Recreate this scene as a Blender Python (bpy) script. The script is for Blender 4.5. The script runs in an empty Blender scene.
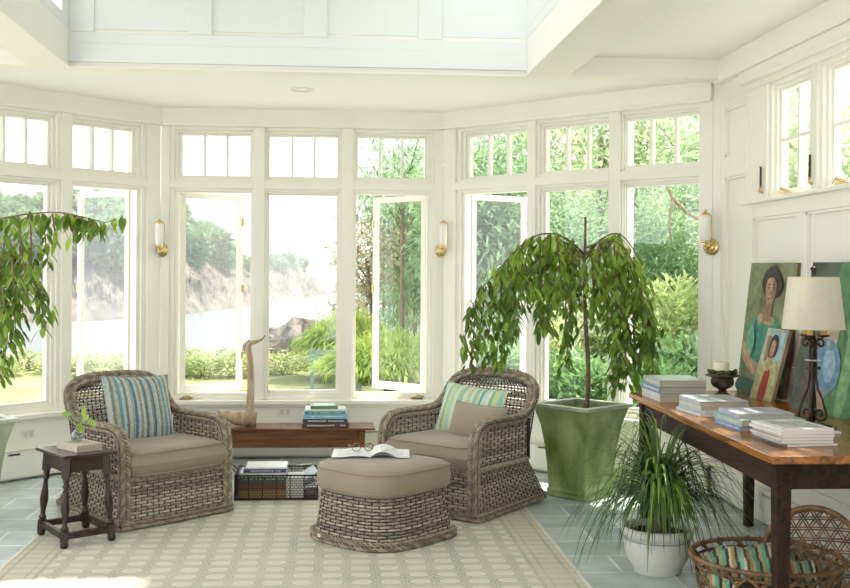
import bpy, math, random
from mathutils import Vector as V, Matrix as MX
rnd = random.Random(7)
sc = bpy.context.scene
COL = sc.collection
pi = math.pi
sin, cos, rad = math.sin, math.cos, math.radians

# ------------------------------------------------------------------ camera, sky, sun, exposure
YAW, ROLL, CAMZ = 0.073, 0.0062, 1.45
cam = bpy.data.objects.new('camera', bpy.data.cameras.new('camera'))
COL.objects.link(cam)
sc.camera = cam
cam.data.sensor_width = 36
cam.data.lens = 1074.42 / 850 * 36
cam.data.shift_x = (425 - 401.5) / 850
cam.data.shift_y = -(294 - 274.2) / 850
cam.data.clip_start = .05
cam.data.clip_end = 2000
R0 = V((cos(YAW), -sin(YAW), 0)); FW = V((sin(YAW), cos(YAW), 0)); UP = V((0, 0, 1))
RT = R0 * cos(ROLL) + UP * sin(ROLL); UT = -R0 * sin(ROLL) + UP * cos(ROLL)
m3 = MX((RT, UT, -FW)).transposed()
cam.matrix_world = MX.Translation((0, 0, CAMZ)) @ m3.to_4x4()

w = bpy.data.worlds.new('sky'); sc.world = w
w.use_nodes = True
bg = w.node_tree.nodes['Background']
bg.inputs[0].default_value = (0.97, 0.98, 1.0, 1)
bg.inputs[1].default_value = 1.75

sun = bpy.data.objects.new('sun', bpy.data.lights.new('sun', 'SUN'))
COL.objects.link(sun)
sun.data.energy = 7.5
sun.data.angle = rad(1.2)
sun.data.color = (1.0, 0.93, 0.80)
SD = V((.45, .35, .82)).normalized()
sun.rotation_euler = SD.to_track_quat('Z', 'Y').to_euler()
sun.location = (6, 14, 12)

sc.view_settings.view_transform = 'Standard'
sc.view_settings.look = 'None'
sc.view_settings.gamma = 1
sc.view_settings.exposure = 0.8
sc.view_settings.use_curve_mapping = False
try:
    sc.cycles.use_denoising = True
    sc.cycles.denoiser = 'OPENIMAGEDENOISE'
    sc.cycles.max_bounces = 10
    sc.cycles.diffuse_bounces = 6
    sc.cycles.transparent_max_bounces = 24
    sc.cycles.caustics_reflective = False
    sc.cycles.sample_clamp_indirect = 6
except Exception:
    pass

def exdir(px):
    return math.tan(math.atan((px - 401.5) / 1074.4) + YAW)
def ext(px, Y):
    return exdir(px) * Y

# ------------------------------------------------------------------ materials
MATS = {}
def mat(name, col, rough=.6, metal=0, var=.08, scale=8, bump=0, bscale=None, col2=None, stretch=(1, 1, 1), spec=.5, trans=0, island=0, sheen=0):
    if name in MATS: return MATS[name]
    m = bpy.data.materials.new(name); m.use_nodes = True
    nt = m.node_tree; N = nt.nodes; L = nt.links
    b = N['Principled BSDF']
    b.inputs['Roughness'].default_value = rough
    b.inputs['Metallic'].default_value = metal
    b.inputs['Specular IOR Level'].default_value = spec
    if sheen:
        b.inputs['Sheen Weight'].default_value = sheen
    tc = N.new('ShaderNodeTexCoord'); mp = N.new('ShaderNodeMapping')
    mp.inputs['Scale'].default_value = stretch
    L.new(tc.outputs['Object'], mp.inputs[0])
    n = N.new('ShaderNodeTexNoise'); n.inputs['Scale'].default_value = scale; n.inputs['Detail'].default_value = 4
    L.new(mp.outputs[0], n.inputs['Vector'])
    r = N.new('ShaderNodeValToRGB')
    c1 = [max(0, c * (1 - var)) for c in col]; c2 = list(col2) if col2 else [min(1, c * (1 + var)) for c in col]
    r.color_ramp.elements[0].position = .3; r.color_ramp.elements[1].position = .7
    r.color_ramp.elements[0].color = (*c1, 1); r.color_ramp.elements[1].color = (*c2, 1)
    L.new(n.outputs['Fac'], r.inputs[0])
    out = r.outputs[0]
    if island:
        g = N.new('ShaderNodeNewGeometry'); mr = N.new('ShaderNodeMapRange')
        mr.inputs['To Min'].default_value = 1 - island; mr.inputs['To Max'].default_value = 1 + island
        L.new(g.outputs['Random Per Island'], mr.inputs[0])
        vm = N.new('ShaderNodeVectorMath'); vm.operation = 'SCALE'
        L.new(out, vm.inputs[0]); L.new(mr.outputs[0], vm.inputs['Scale'])
        out = vm.outputs[0]
    L.new(out, b.inputs['Base Color'])
    if bump:
        n2 = N.new('ShaderNodeTexNoise'); n2.inputs['Scale'].default_value = bscale or scale * 4; n2.inputs['Detail'].default_value = 3
        L.new(mp.outputs[0], n2.inputs['Vector'])
        bp = N.new('ShaderNodeBump'); bp.inputs['Strength'].default_value = bump; bp.inputs['Distance'].default_value = .004
        L.new(n2.outputs['Fac'], bp.inputs['Height']); L.new(bp.outputs[0], b.inputs['Normal'])
    if trans:
        o = N['Material Output']; t = N.new('ShaderNodeBsdfTranslucent'); mx = N.new('ShaderNodeMixShader')
        mx.inputs[0].default_value = trans
        L.new(out, t.inputs[0]); L.new(b.outputs[0], mx.inputs[1]); L.new(t.outputs[0], mx.inputs[2]); L.new(mx.outputs[0], o.inputs[0])
    MATS[name] = m
    return m

def glassmat(name, tint=(.97, 1, .985), refl=1.0):
    m = bpy.data.materials.new(name); m.use_nodes = True
    nt = m.node_tree; N = nt.nodes; L = nt.links; N.remove(N['Principled BSDF'])
    t = N.new('ShaderNodeBsdfTransparent'); g = N.new('ShaderNodeBsdfGlossy'); f = N.new('ShaderNodeFresnel'); mx = N.new('ShaderNodeMixShader')
    no = N.new('ShaderNodeTexNoise'); no.inputs['Scale'].default_value = .8; bp = N.new('ShaderNodeBump'); bp.inputs['Strength'].default_value = .03
    L.new(no.outputs['Fac'], bp.inputs['Height']); L.new(bp.outputs[0], g.inputs['Normal'])
    t.inputs[0].default_value = (*tint, 1); g.inputs['Roughness'].default_value = .01
    ge = N.new('ShaderNodeNewGeometry'); io = N.new('ShaderNodeMapRange'); io.inputs['To Min'].default_value = 1.5; io.inputs['To Max'].default_value = 1 / 1.5
    L.new(ge.outputs['Backfacing'], io.inputs[0]); L.new(io.outputs[0], f.inputs[0])
    ml = N.new('ShaderNodeMath'); ml.operation = 'MULTIPLY'; ml.inputs[1].default_value = refl
    L.new(f.outputs[0], ml.inputs[0]); L.new(ml.outputs[0], mx.inputs[0])
    L.new(t.outputs[0], mx.inputs[1]); L.new(g.outputs[0], mx.inputs[2]); L.new(mx.outputs[0], N['Material Output'].inputs[0])
    return m

PAINT = mat('cream_paint', (.88, .855, .785), .38, var=.015, scale=3)
PAINTP = mat('cream_panel_paint', (.83, .80, .715), .45, var=.02, scale=3)
CEIL = mat('ceiling_paint', (.90, .885, .855), .7, var=.01, scale=2)
WELL = mat('well_paint', (.80, .815, .80), .55, var=.01, scale=2)
GLASS = glassmat('window_glass')
BRASS = mat('brass', (.66, .50, .24), .24, 1, var=.12, scale=30)
DARKM = mat('dark_iron', (.035, .022, .015), .42, .4, var=.4, scale=40, bump=.3, bscale=120)
WICK = mat('weathered_wicker', (.31, .255, .195), .7, var=.30, scale=60, col2=(.56, .485, .395), island=.40)
WICKR = mat('wicker_braid', (.31, .25, .185), .65, var=.15, scale=60, col2=(.45, .38, .29), island=.34)
WCORE = mat('wicker_core', (.085, .065, .045), .85, var=.3, scale=30)
TAUPE = mat('taupe_fabric', (.31, .255, .195), .9, var=.03, scale=6, bump=.12, bscale=500, sheen=.2)
DWOOD = mat('dark_oak', (.028, .014, .009), .4, var=.45, scale=6, stretch=(6, 6, 1), bump=.2, bscale=40)
SOIL = mat('potting_soil', (.035, .022, .015), 1, var=.5, scale=60, bump=1, bscale=150)
BARK = mat('bark', (.19, .13, .09), .85, var=.35, scale=30, stretch=(1, 1, .3), bump=.6, bscale=90)

def woodmat(name, c1, c2, axis=1, rough=.3, scale=3.0):
    m = bpy.data.materials.new(name); m.use_nodes = True
    nt = m.node_tree; N = nt.nodes; L = nt.links; b = N['Principled BSDF']
    b.inputs['Roughness'].default_value = rough
    tc = N.new('ShaderNodeTexCoord'); mp = N.new('ShaderNodeMapping'); s = [9, 9, 9]; s[axis] = .7
    mp.inputs['Scale'].default_value = s
    L.new(tc.outputs['Object'], mp.inputs[0])
    n = N.new('ShaderNodeTexNoise'); n.inputs['Scale'].default_value = scale; n.inputs['Detail'].default_value = 6; n.inputs['Distortion'].default_value = 1.2
    L.new(mp.outputs[0], n.inputs['Vector'])
    r = N.new('ShaderNodeValToRGB'); r.color_ramp.elements[0].position = .33; r.color_ramp.elements[1].position = .68
    r.color_ramp.elements[0].color = (*c1, 1); r.color_ramp.elements[1].color = (*c2, 1)
    L.new(n.outputs['Fac'], r.inputs[0]); L.new(r.outputs[0], b.inputs['Base Color'])
    bp = N.new('ShaderNodeBump'); bp.inputs['Strength'].default_value = .15; bp.inputs['Distance'].default_value = .003
    L.new(n.outputs['Fac'], bp.inputs['Height']); L.new(bp.outputs[0], b.inputs['Normal'])
    MATS[name] = m
    return m

def stripemat(name, cols, axis=0, period=.3, rough=.9, jitter=.012, speck=0.15):
    """woven stripes: cols = [(fraction_start, rgb)...] repeated along an object axis"""
    m = bpy.data.materials.new(name); m.use_nodes = True
    nt = m.node_tree; N = nt.nodes; L = nt.links; b = N['Principled BSDF']
    b.inputs['Roughness'].default_value = rough; b.inputs['Sheen Weight'].default_value = .15
    tc = N.new('ShaderNodeTexCoord'); sp = N.new('ShaderNodeSeparateXYZ'); L.new(tc.outputs['Object'], sp.inputs[0])
    no = N.new('ShaderNodeTexNoise'); no.inputs['Scale'].default_value = 60; L.new(tc.outputs['Object'], no.inputs['Vector'])
    a = N.new('ShaderNodeMath'); a.operation = 'MULTIPLY_ADD'; a.inputs[1].default_value = jitter
    L.new(no.outputs['Fac'], a.inputs[0]); L.new(sp.outputs[axis], a.inputs[2])
    d = N.new('ShaderNodeMath'); d.operation = 'DIVIDE'; d.inputs[1].default_value = period; L.new(a.outputs[0], d.inputs[0])
    f = N.new('ShaderNodeMath'); f.operation = 'FRACT'; L.new(d.outputs[0], f.inputs[0])
    r = N.new('ShaderNodeValToRGB'); r.color_ramp.interpolation = 'CONSTANT'
    el = r.color_ramp.elements
    while len(el) < len(cols): el.new(.5)
    for e, (p, c) in zip(el, cols): e.position = p; e.color = (*c, 1)
    L.new(f.outputs[0], r.inputs[0])
    n2 = N.new('ShaderNodeTexNoise'); n2.inputs['Scale'].default_value = 220; L.new(tc.outputs['Object'], n2.inputs['Vector'])
    mr = N.new('ShaderNodeMapRange'); mr.inputs['From Min'].default_value = .3; mr.inputs['From Max'].default_value = .7
    mr.inputs['To Min'].default_value = 1 - speck * 2; mr.inputs['To Max'].default_value = 1 + speck
    L.new(n2.outputs['Fac'], mr.inputs[0])
    vm = N.new('ShaderNodeVectorMath'); vm.operation = 'SCALE'; L.new(r.outputs[0], vm.inputs[0]); L.new(mr.outputs[0], vm.inputs['Scale'])
    L.new(vm.outputs[0], b.inputs['Base Color'])
    MATS[name] = m
    return m

# ------------------------------------------------------------------ mesh helper
class MB:
    def __init__(s, T=None): s.v = []; s.f = []; s.mi = []; s.T = T; s.cm = 0; s.sm = []; s.smooth = False
    def add(s, vs, fs, smooth=None):
        o = len(s.v)
        if s.T is not None: vs = [s.T @ V(p) for p in vs]
        s.v.extend([tuple(p) for p in vs])
        for f in fs: s.f.append(tuple(i + o for i in f)); s.mi.append(s.cm); s.sm.append(s.smooth if smooth is None else smooth)
    def box(s, a, b, R=None, c=None):
        x0, y0, z0 = a; x1, y1, z1 = b
        vs = [V((x, y, z)) for z in (z0, z1) for y in (y0, y1) for x in (x0, x1)]
        if R is not None:
            c = V(c) if c is not None else V(((x0 + x1) / 2, (y0 + y1) / 2, (z0 + z1) / 2))
            vs = [R @ (p - c) + c for p in vs]
        s.add(vs, [(0, 2, 3, 1), (4, 5, 7, 6), (0, 1, 5, 4), (2, 6, 7, 3), (0, 4, 6, 2), (1, 3, 7, 5)], False)
    def hexa(s, lo, hi):
        """two quads (lists of four points) joined to a solid"""
        s.add(list(lo) + list(hi), [(3, 2, 1, 0), (4, 5, 6, 7), (0, 1, 5, 4), (1, 2, 6, 5), (2, 3, 7, 6), (3, 0, 4, 7)], False)
    def prism(s, poly, z0, z1):
        n = len(poly)
        s.add([(x, y, z0) for x, y in poly] + [(x, y, z1) for x, y in poly],
              [tuple(range(n - 1, -1, -1)), tuple(range(n, 2 * n))] + [(i, (i + 1) % n, n + (i + 1) % n, n + i) for i in range(n)], False)
    def tube(s, pts, ra, rb=None, sides=6, n0=None, cap=True, closed=False):
        """swept ellipse; ra along the carried normal x tangent, rb along the normal. ra may be a list"""
        pts = [V(p) for p in pts]; n = len(pts)
        if rb is None: rb = ra
        A = ra if isinstance(ra, (list, tuple)) else [ra] * n
        B = rb if isinstance(rb, (list, tuple)) else [rb] * n
        T = []
        for i in range(n):
            if closed: t = pts[(i + 1) % n] - pts[i - 1]
            else: t = pts[min(i + 1, n - 1)] - pts[max(i - 1, 0)]
            T.append(t.normalized() if t.length > 1e-9 else V((0, 0, 1)))
        nn = V(n0) if n0 is not None else (V((0, 0, 1)) if abs(T[0].z) < .9 else V((1, 0, 0)))
        vs = []
        for i in range(n):
            nn = (nn - T[i] * nn.dot(T[i]))
            nn = nn.normalized() if nn.length > 1e-6 else T[i].orthogonal().normalized()
            bb = T[i].cross(nn)
            for k in range(sides):
                a = 2 * pi * k / sides
                vs.append(pts[i] + bb * (A[i] * cos(a)) + nn * (B[i] * sin(a)))
        fs = []
        for i in range(n if closed else n - 1):
            j = (i + 1) % n
            for k in range(sides):
                k2 = (k + 1) % sides
                fs.append((i * sides + k, i * sides + k2, j * sides + k2, j * sides + k))
        if cap and not closed:
            fs.append(tuple(range(sides - 1, -1, -1))); fs.append(tuple((n - 1) * sides + k for k in range(sides)))
        s.add(vs, fs, True)
    def lathe(s, prof, c=(0, 0, 0), seg=24, sx=1, sy=1):
        """profile of (r, z)"""
        n = len(prof); vs = []
        for r, z in prof:
            for k in range(seg):
                a = 2 * pi * k / seg
                vs.append((c[0] + r * cos(a) * sx, c[1] + r * sin(a) * sy, c[2] + z))
        fs = [(i * seg + k, i * seg + (k + 1) % seg, (i + 1) * seg + (k + 1) % seg, (i + 1) * seg + k) for i in range(n - 1) for k in range(seg)]
        s.add(vs, fs, True)
        s.add(vs[:seg], [tuple(range(seg - 1, -1, -1))], False); s.add(vs[-seg:], [tuple(range(seg))], False)
    def grid(s, fn, nu, nv, wrapu=False):
        vs = [fn(i / nu, j / nv) for j in range(nv + 1) for i in range(nu + (0 if wrapu else 1))]
        W = nu if wrapu else nu + 1
        fs = [(j * W + i, j * W + (i + 1) % W, (j + 1) * W + (i + 1) % W, (j + 1) * W + i) for j in range(nv) for i in range(nu)]
        s.add(vs, fs, True)
    def ball(s, c, r, seg=10, rings=6):
        r = V(r) if not isinstance(r, (int, float)) else V((r, r, r))
        def fn(u, v):
            a, b = 2 * pi * u, pi * (v - .5)
            return (c[0] + r.x * cos(a) * cos(b), c[1] + r.y * sin(a) * cos(b), c[2] + r.z * sin(b))
        s.grid(fn, seg, rings, True)
    def leaf(s, p, d, up, L, W, fold=.25, droop=.15):
        p = V(p); d = V(d).normalized(); up = V(up)
        sd = d.cross(up)
        sd = sd.normalized() if sd.length > 1e-5 else d.orthogonal().normalized()
        u = sd.cross(d)
        m = p + d * L * .45 + u * (-fold * W)
        s.add([p, p + d * L * .3 + sd * W * .42 , p + d * L * .3 - sd * W * .42, m, p + d * L * .68 + sd * W * .36 - u * L * droop * .4, p + d * L * .68 - sd * W * .36 - u * L * droop * .4, p + d * L - u * L * droop],
              [(0, 1, 3), (0, 3, 2), (1, 4, 3), (3, 5, 2), (3, 4, 6), (3, 6, 5)], False)
    def build(s, name, m, parent=None, loc=None, bevel=0, rot=None):
        me = bpy.data.meshes.new(name)
        me.from_pydata(s.v, [], s.f); me.update()
        ms = m if isinstance(m, (list, tuple)) else [m]
        for x in ms: me.materials.append(x)
        me.polygons.foreach_set('material_index', s.mi)
        me.polygons.foreach_set('use_smooth', s.sm)
        o = bpy.data.objects.new(name, me); COL.objects.link(o)
        if parent: o.parent = parent
        if loc is not None: o.location = loc
        if rot is not None: o.rotation_euler = rot
        if bevel:
            b = o.modifiers.new('bevel', 'BEVEL'); b.width = bevel; b.segments = 2; b.limit_method = 'ANGLE'
        return o

def tag(o, label, cat, group=None, kind=None):
    if label: o['label'] = label
    if cat: o['category'] = cat
    if group: o['group'] = group
    if kind: o['kind'] = kind
    return o
def struct(o): o['kind'] = 'structure'; return o
def thing(name, label, cat, loc=(0, 0, 0), rz=0, group=None):
    o = bpy.data.objects.new(name, None); COL.objects.link(o); o.empty_display_size = .1
    o.location = loc; o.rotation_euler = (0, 0, rz)
    return tag(o, label, cat, group)
def copy_tree(o, parent=None):
    c = o.copy(); COL.objects.link(c); c.parent = parent
    for ch in list(o.children): copy_tree(ch, c)
    return c
def recenter(o):
    """move the origin of a top-level mesh to its base centre"""
    vs = [v.co for v in o.data.vertices]
    c = V((sum(v.x for v in vs) / len(vs), sum(v.y for v in vs) / len(vs), min(v.z for v in vs)))
    o.data.transform(MX.Translation(-c)); o.location = o.location + c
    return o

def smoothpath(pts, n=6):
    pts = [V(p) for p in pts]; out = []
    for i in range(len(pts) - 1):
        p0 = pts[max(i - 1, 0)]; p1 = pts[i]; p2 = pts[i + 1]; p3 = pts[min(i + 2, len(pts) - 1)]
        for k in range(n):
            t = k / n
            out.append(.5 * ((2 * p1) + (p2 - p0) * t + (2 * p0 - 5 * p1 + 4 * p2 - p3) * t * t + (3 * p1 - p0 - 3 * p2 + p3) * t ** 3))
    out.append(pts[-1]); return out
def resample(pts, step):
    out = [V(pts[0])]; acc = 0
    for a, b in zip(pts[:-1], pts[1:]):
        a = V(a); b = V(b); L = (b - a).length
        if L < 1e-9: continue
        pos = step - acc
        while pos <= L:
            out.append(a + (b - a) * (pos / L)); pos += step
        acc = L - (pos - step)
    return out

# ================================================================== ROOM SHELL
XL, XR, D, XW = -1.268, .952, 8.508, 2.594
S2 = math.sqrt(.5)
def frame(o, d, n):
    """(s, n, z) -> world"""
    return MX(((d[0], n[0], 0, o[0]), (d[1], n[1], 0, o[1]), (0, 0, 1, 0), (0, 0, 0, 1)))
TB = frame((XL, D), (1, 0), (0, 1))
TR = frame((XR, D), (S2, -S2), (S2, S2))
TL = frame((XL, D), (-S2, -S2), (-S2, S2))
TW = frame((XW, 6.87), (0, -1), (1, 0))

SILL, HEAD = .455, 2.60
Z1a, Z1b = .524, 2.07      # lower glass
Z2a, Z2b = 2.22, 2.535     # transom glass
wcount = [0]
def window_unit(T, a, b, g0, g1, z0, z1, gz0, gz1, nx=0, nz=0, open_=None, deep=.13, hw=True):
    """stepped frame filling the opening a..b, z0..z1 with glass g0..g1, gz0..gz1"""
    wcount[0] += 1
    f = MB(T)
    def ring(sa, sb, za, zb, ia, ib, ja, jb, n0, n1):
        f.box((sa, n0, za), (ia, n1, zb)); f.box((ib, n0, za), (sb, n1, zb))
        f.box((ia, n0, za), (ib, n1, ja)); f.box((ia, n0, jb), (ib, n1, zb))
    t = .4
    q = lambda x, y, k: x + (y - x) * k
    # outer step, middle step, inner step
    ring(a, b, z0, z1, q(a, g0, t), q(b, g1, t), q(z0, gz0, t), q(z1, gz1, t), .022, deep + .005)
    ring(q(a, g0, t), q(b, g1, t), q(z0, gz0, t), q(z1, gz1, t), q(a, g0, .72), q(b, g1, .72), q(z0, gz0, .72), q(z1, gz1, .72), .045, deep)
    if not open_:
        ring(q(a, g0, .72), q(b, g1, .72), q(z0, gz0, .72), q(z1, gz1, .72), g0, g1, gz0, gz1, .066, deep - .01)
    wd = struct(f.build('window_%d' % wcount[0], PAINT, bevel=.003))
    if not open_:
        p = MB(T); p.box((g0 - .01, .09, gz0 - .01), (g1 + .01, .095, gz1 + .01)); p.build('pane', GLASS, wd)
        if nx or nz:
            m = MB(T)
            for i in range(1, nx):
                x = g0 + (g1 - g0) * i / nx; m.box((x - .010, .068, gz0), (x + .010, .115, gz1))
            for i in range(1, nz):
                z = gz0 + (gz1 - gz0) * i / nz; m.box((g0, .066, z - .010), (g1, .112, z + .010))
            m.build('muntin', PAINT, wd)
    else:
        side, ang = open_
        # hinged sash swung outwards
        W = g1 - g0 + .03; hz0, hz1 = gz0 - .03, gz1 + .02
        s = MB(); k = .045
        s.box((0, 0, hz0), (k, .035, hz1)); s.box((W - k, 0, hz0), (W, .035, hz1))
        s.box((k, 0, hz0), (W - k, .035, hz0 + .06)); s.box((k, 0, hz1 - k), (W - k, .035, hz1))
        hinge = V(((g0 - .015) if side < 0 else (g1 + .015), .125, 0))
        sg = 1 if side < 0 else -1
        R = MX.Rotation(sg * ang, 4, 'Z'); F = MX.Scale(sg, 4, V((1, 0, 0)))
        M = T @ MX.Translation(hinge) @ R @ F
        s.v = [tuple(M @ V(p)) for p in s.v]
        so = s.build('casement_sash', PAINT, wd, bevel=.003)
        p = MB(); p.box((k - .01, .015, hz0 + .05), (W - k + .01, .02, hz1 - k + .01)); p.v = [tuple(M @ V(x)) for x in p.v]
        p.build('pane', GLASS, so)
        h = MB()
        for z in (hz0 + .25, hz0 + .8, hz1 - .25): h.box((W - .012, -.006, z), (W + .004, .0, z + .06))
        h.v = [tuple(M @ V(x)) for x in h.v]; h.build('latch_keeper', BRASS, so)
    if hw:
        h = MB(T); sx = g0 + .05 if (open_ and open_[0] < 0) else g1 - .05
        sx = g0 + .07 if not open_ else sx
        h.box((sx - .05, -.012, z0 + .001), (sx + .04, .02, z0 + .014)); h.tube([(sx - .03, .0, z0 + .02), (sx, -.01, z0 + .035), (sx + .05, .0, z0 + .022)], .007)
        h.build('crank_handle', BRASS, wd)
    return wd

def bay_wall(T, length, units, name, posts_full=(0, 0)):
    """units: (a, b, g0, g1, open)"""
    w_ = MB(T)
    edges = [0] + [e for u in units for e in (u[0], u[1])] + [length]
    for i in range(0, len(edges), 2):
        w_.box((edges[i] - (0.0), 0, SILL), (edges[i + 1], .2, HEAD))
    w_.box((0, 0, -.02), (length, .2, SILL - .001)); w_.box((0, 0, HEAD), (length, .2, 2.95))
    # transom board
    for u in units: w_.box((u[0], .0, Z1b + .045), (u[1], .2, Z2a - .045))
    o = struct(w_.build('wall_' + name, PAINT, bevel=.003))
    k = MB(T)
    k.box((0, -.05, .418), (length, .06, .455)); k.box((0, -.02, .395), (length, .0, .418))
    struct(k.build('trim_%d' % (wcount[0] + 1), PAINT, bevel=.008))
    c = MB(T)
    c.box((-.0, -.035, 2.615), (length - .0, .0, 2.76)); c.box((0, -.05, 2.60), (length, 0, 2.622)); c.box((length, .0, (.02 if name == 'bay_right' else 2.615)), (length + (.056 if name == 'bay_right' else 0.001), .02, 2.72))
    struct(c.build('trim_%d' % (wcount[0] + 31), PAINT, bevel=.006))
    for u in units:
        window_unit(T, u[0], u[1], u[2], u[3], SILL, Z1b + .045, Z1a, Z1b, open_=u[4], hw=bool(u[4]))
        window_unit(T, u[0], u[1], u[2], u[3], Z2a - .045, HEAD, Z2a, Z2b, nx=3, hw=False)
    # heater cover with slots
    h = MB(T)
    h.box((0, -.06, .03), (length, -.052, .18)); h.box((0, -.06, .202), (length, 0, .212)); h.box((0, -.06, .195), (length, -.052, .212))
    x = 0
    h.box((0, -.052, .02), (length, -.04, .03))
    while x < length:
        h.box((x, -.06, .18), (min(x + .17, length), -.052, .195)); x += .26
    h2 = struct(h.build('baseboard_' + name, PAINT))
    return o

U_B = [(-.07 + .138, .723, .157, .685, (-1, rad(33))), (.808, 1.408, .841, 1.375, None), (1.503, 2.148, 1.541, 2.074, (1, rad(44)))]
bay_wall(TB, XR - XL, U_B, 'back')
U_R = [(.12, .80, .21, .755, (-1, rad(75))), (.87, 1.49, .925, 1.455, None), (1.58, 2.168, 1.60, 2.15, None)]
bay_wall(TR, 2.267, U_R, 'bay_right')
U_L = [(.12, .78, .22, .735, (-1, rad(78))), (.86, 1.48, .94, 1.44, None), (1.57, 2.16, 1.62, 2.12, None)]
bay_wall(TL, 2.267, U_L, 'bay_left')

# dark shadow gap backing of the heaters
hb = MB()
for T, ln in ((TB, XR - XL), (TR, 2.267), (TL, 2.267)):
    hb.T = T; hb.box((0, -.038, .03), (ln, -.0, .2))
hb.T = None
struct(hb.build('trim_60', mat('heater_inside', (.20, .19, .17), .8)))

# right wall with panels and two high windows
LW = 6.87 + 1.5
w_ = MB(TW)
oa, ob_, oc, od, oe, of_ = .73, 1.29, 1.375, 1.93, 2.015, 2.57
zt, zb = 2.585, 1.90
w_.box((-.0, .03, -.02), (LW, .12, zb)); w_.box((0, .0, zt), (LW, .12, 2.95))
w_.box((0, .03, zb), (.46, .12, zt)); w_.box((.46, .001, zb), (oa, .12, zt)); w_.box((-.17, .0, -.02), (0, .12, 2.95))
w_.box((ob_, 0.001, zb), (oc, .12, zt)); w_.box((od, 0.001, zb), (oe, .12, zt)); w_.box((of_, 0.001, zb), (LW, .12, zt))
def stile(s0, s1, z0, z1): w_.box((s0, 0, z0), (s1, .03, z1))
# stiles and rails of the panelling
stile(0, .065, 0, zt); stile(.41, .53, 0, zb - .001)
stile(.065, .41, 2.53, zt); stile(.065, .41, 2.085, 2.22); stile(.065, .41, .3, .42); stile(0.53, LW, 1.80, zb - .001); stile(.53, LW, .85, .95); stile(.53, LW, .201, .30)
stile(.065, .41, .0, .22); stile(.41, .459, zb - .001, zt - .001)
stile(.53, LW, 0, .2)
for s in (1.12, 1.95, 2.8, 3.6):
    for za, zc in ((.30, .85), (.95, 1.80)): stile(s, s + .12, za, zc)
struct(w_.build('wall_right', [PAINT], bevel=.005))
# panel mouldings
pm = MB(TW)
def mould(s0, s1, z0, z1, t=.014):
    pm.box((s0, .008, z0), (s0 + t, .03, z1)); pm.box((s1 - t, .008, z0), (s1, .03, z1)); pm.box((s0, .008, z0), (s1, .03, z0 + t)); pm.box((s0, .008, z1 - t), (s1, .03, z1))
mould(.065, .41, 2.22, 2.53); mould(.065, .41, .42, 2.085)
for a, b in ((.53, 1.12), (1.24, 1.95), (2.07, 2.8), (2.92, 3.6)):
    mould(a, b, .95, 1.80); mould(a, b, .30, .85)
struct(pm.build('trim_61', PAINT))
k = MB(TW); k.box((.44, -.04, 1.885), (LW, .02, 1.91)); struct(k.build('trim_62', PAINT, bevel=.006))
c = MB(TW); c.box((0.02, -.062, 2.70), (LW, 0, 2.86)); c.box((.40, -.048, 2.625), (LW, 0, 2.70)); struct(c.build('trim_63', PAINT, bevel=.008))
for a, b in ((oa, ob_), (oc, od), (oe, of_)):
    wd = window_unit(TW, a, b, a + .06, b - .06, zb + .01, zt, 1.955, 2.53, nx=2, nz=2, hw=False, deep=.115)
    h = MB(TW); s = a + .25
    h.tube([(s - .05, .0, 1.925), (s, -.015, 1.945), (s + .05, 0, 1.93)], .010); h.box((s - .02, -.015, 1.912), (s + .06, .03, 1.925)); h.build('crank_handle', BRASS, wd)
    h = MB(TW); s = a - .05
    h.box((s - .004, -.018, 1.98), (s + .004, -.008, 2.10)); hd = h.build('sash_pull', DARKM, wd)
    h = MB(TW); h.tube([(s, -.013, 1.98), (s, -.02, 1.955), (s, .0, 1.945)], .008); h.build('pull_clip', BRASS, hd)
# heater cabinet under the panelling
h = MB(TW); h.box((0, -.03, .03), (LW, 0, .17)); h.box((0, -.03, .185), (LW, 0, .21))
x = 0
while x < LW: h.box((x, -.03, .17), (x + .12, 0, .185)); x += .32
struct(h.build('baseboard_right', PAINT, bevel=.003))

# left wall outside the frame, with tall openings like the rest
w_ = MB()
LX = XL - 2.267 * S2
w_.box((LX - .2, -1.5, -.02), (LX, 6.91, .45)); w_.box((LX - .2, -1.5, 2.6), (LX, 6.91, 2.95))
for y in (-1.5, -.5, .95, 2.4, 3.85, 5.3, 6.76): w_.box((LX - .2, y, .45), (LX, y + .15, 2.6))
struct(w_.build('wall_left', PAINT, bevel=.004))
w_ = MB()
w_.box((LX - .2, -1.7, -.02), (XW + .12, -1.5, .3)); w_.box((LX - .2, -1.7, 2.5), (XW + .12, -1.5, 2.95))
for x_ in (LX - .2, -1.7, -.35, 1.0, 2.3): w_.box((x_, -1.7, .3), (x_ + .42, -1.5, 2.5))
struct(w_.build('wall_rear', PAINT, bevel=.004))

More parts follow.
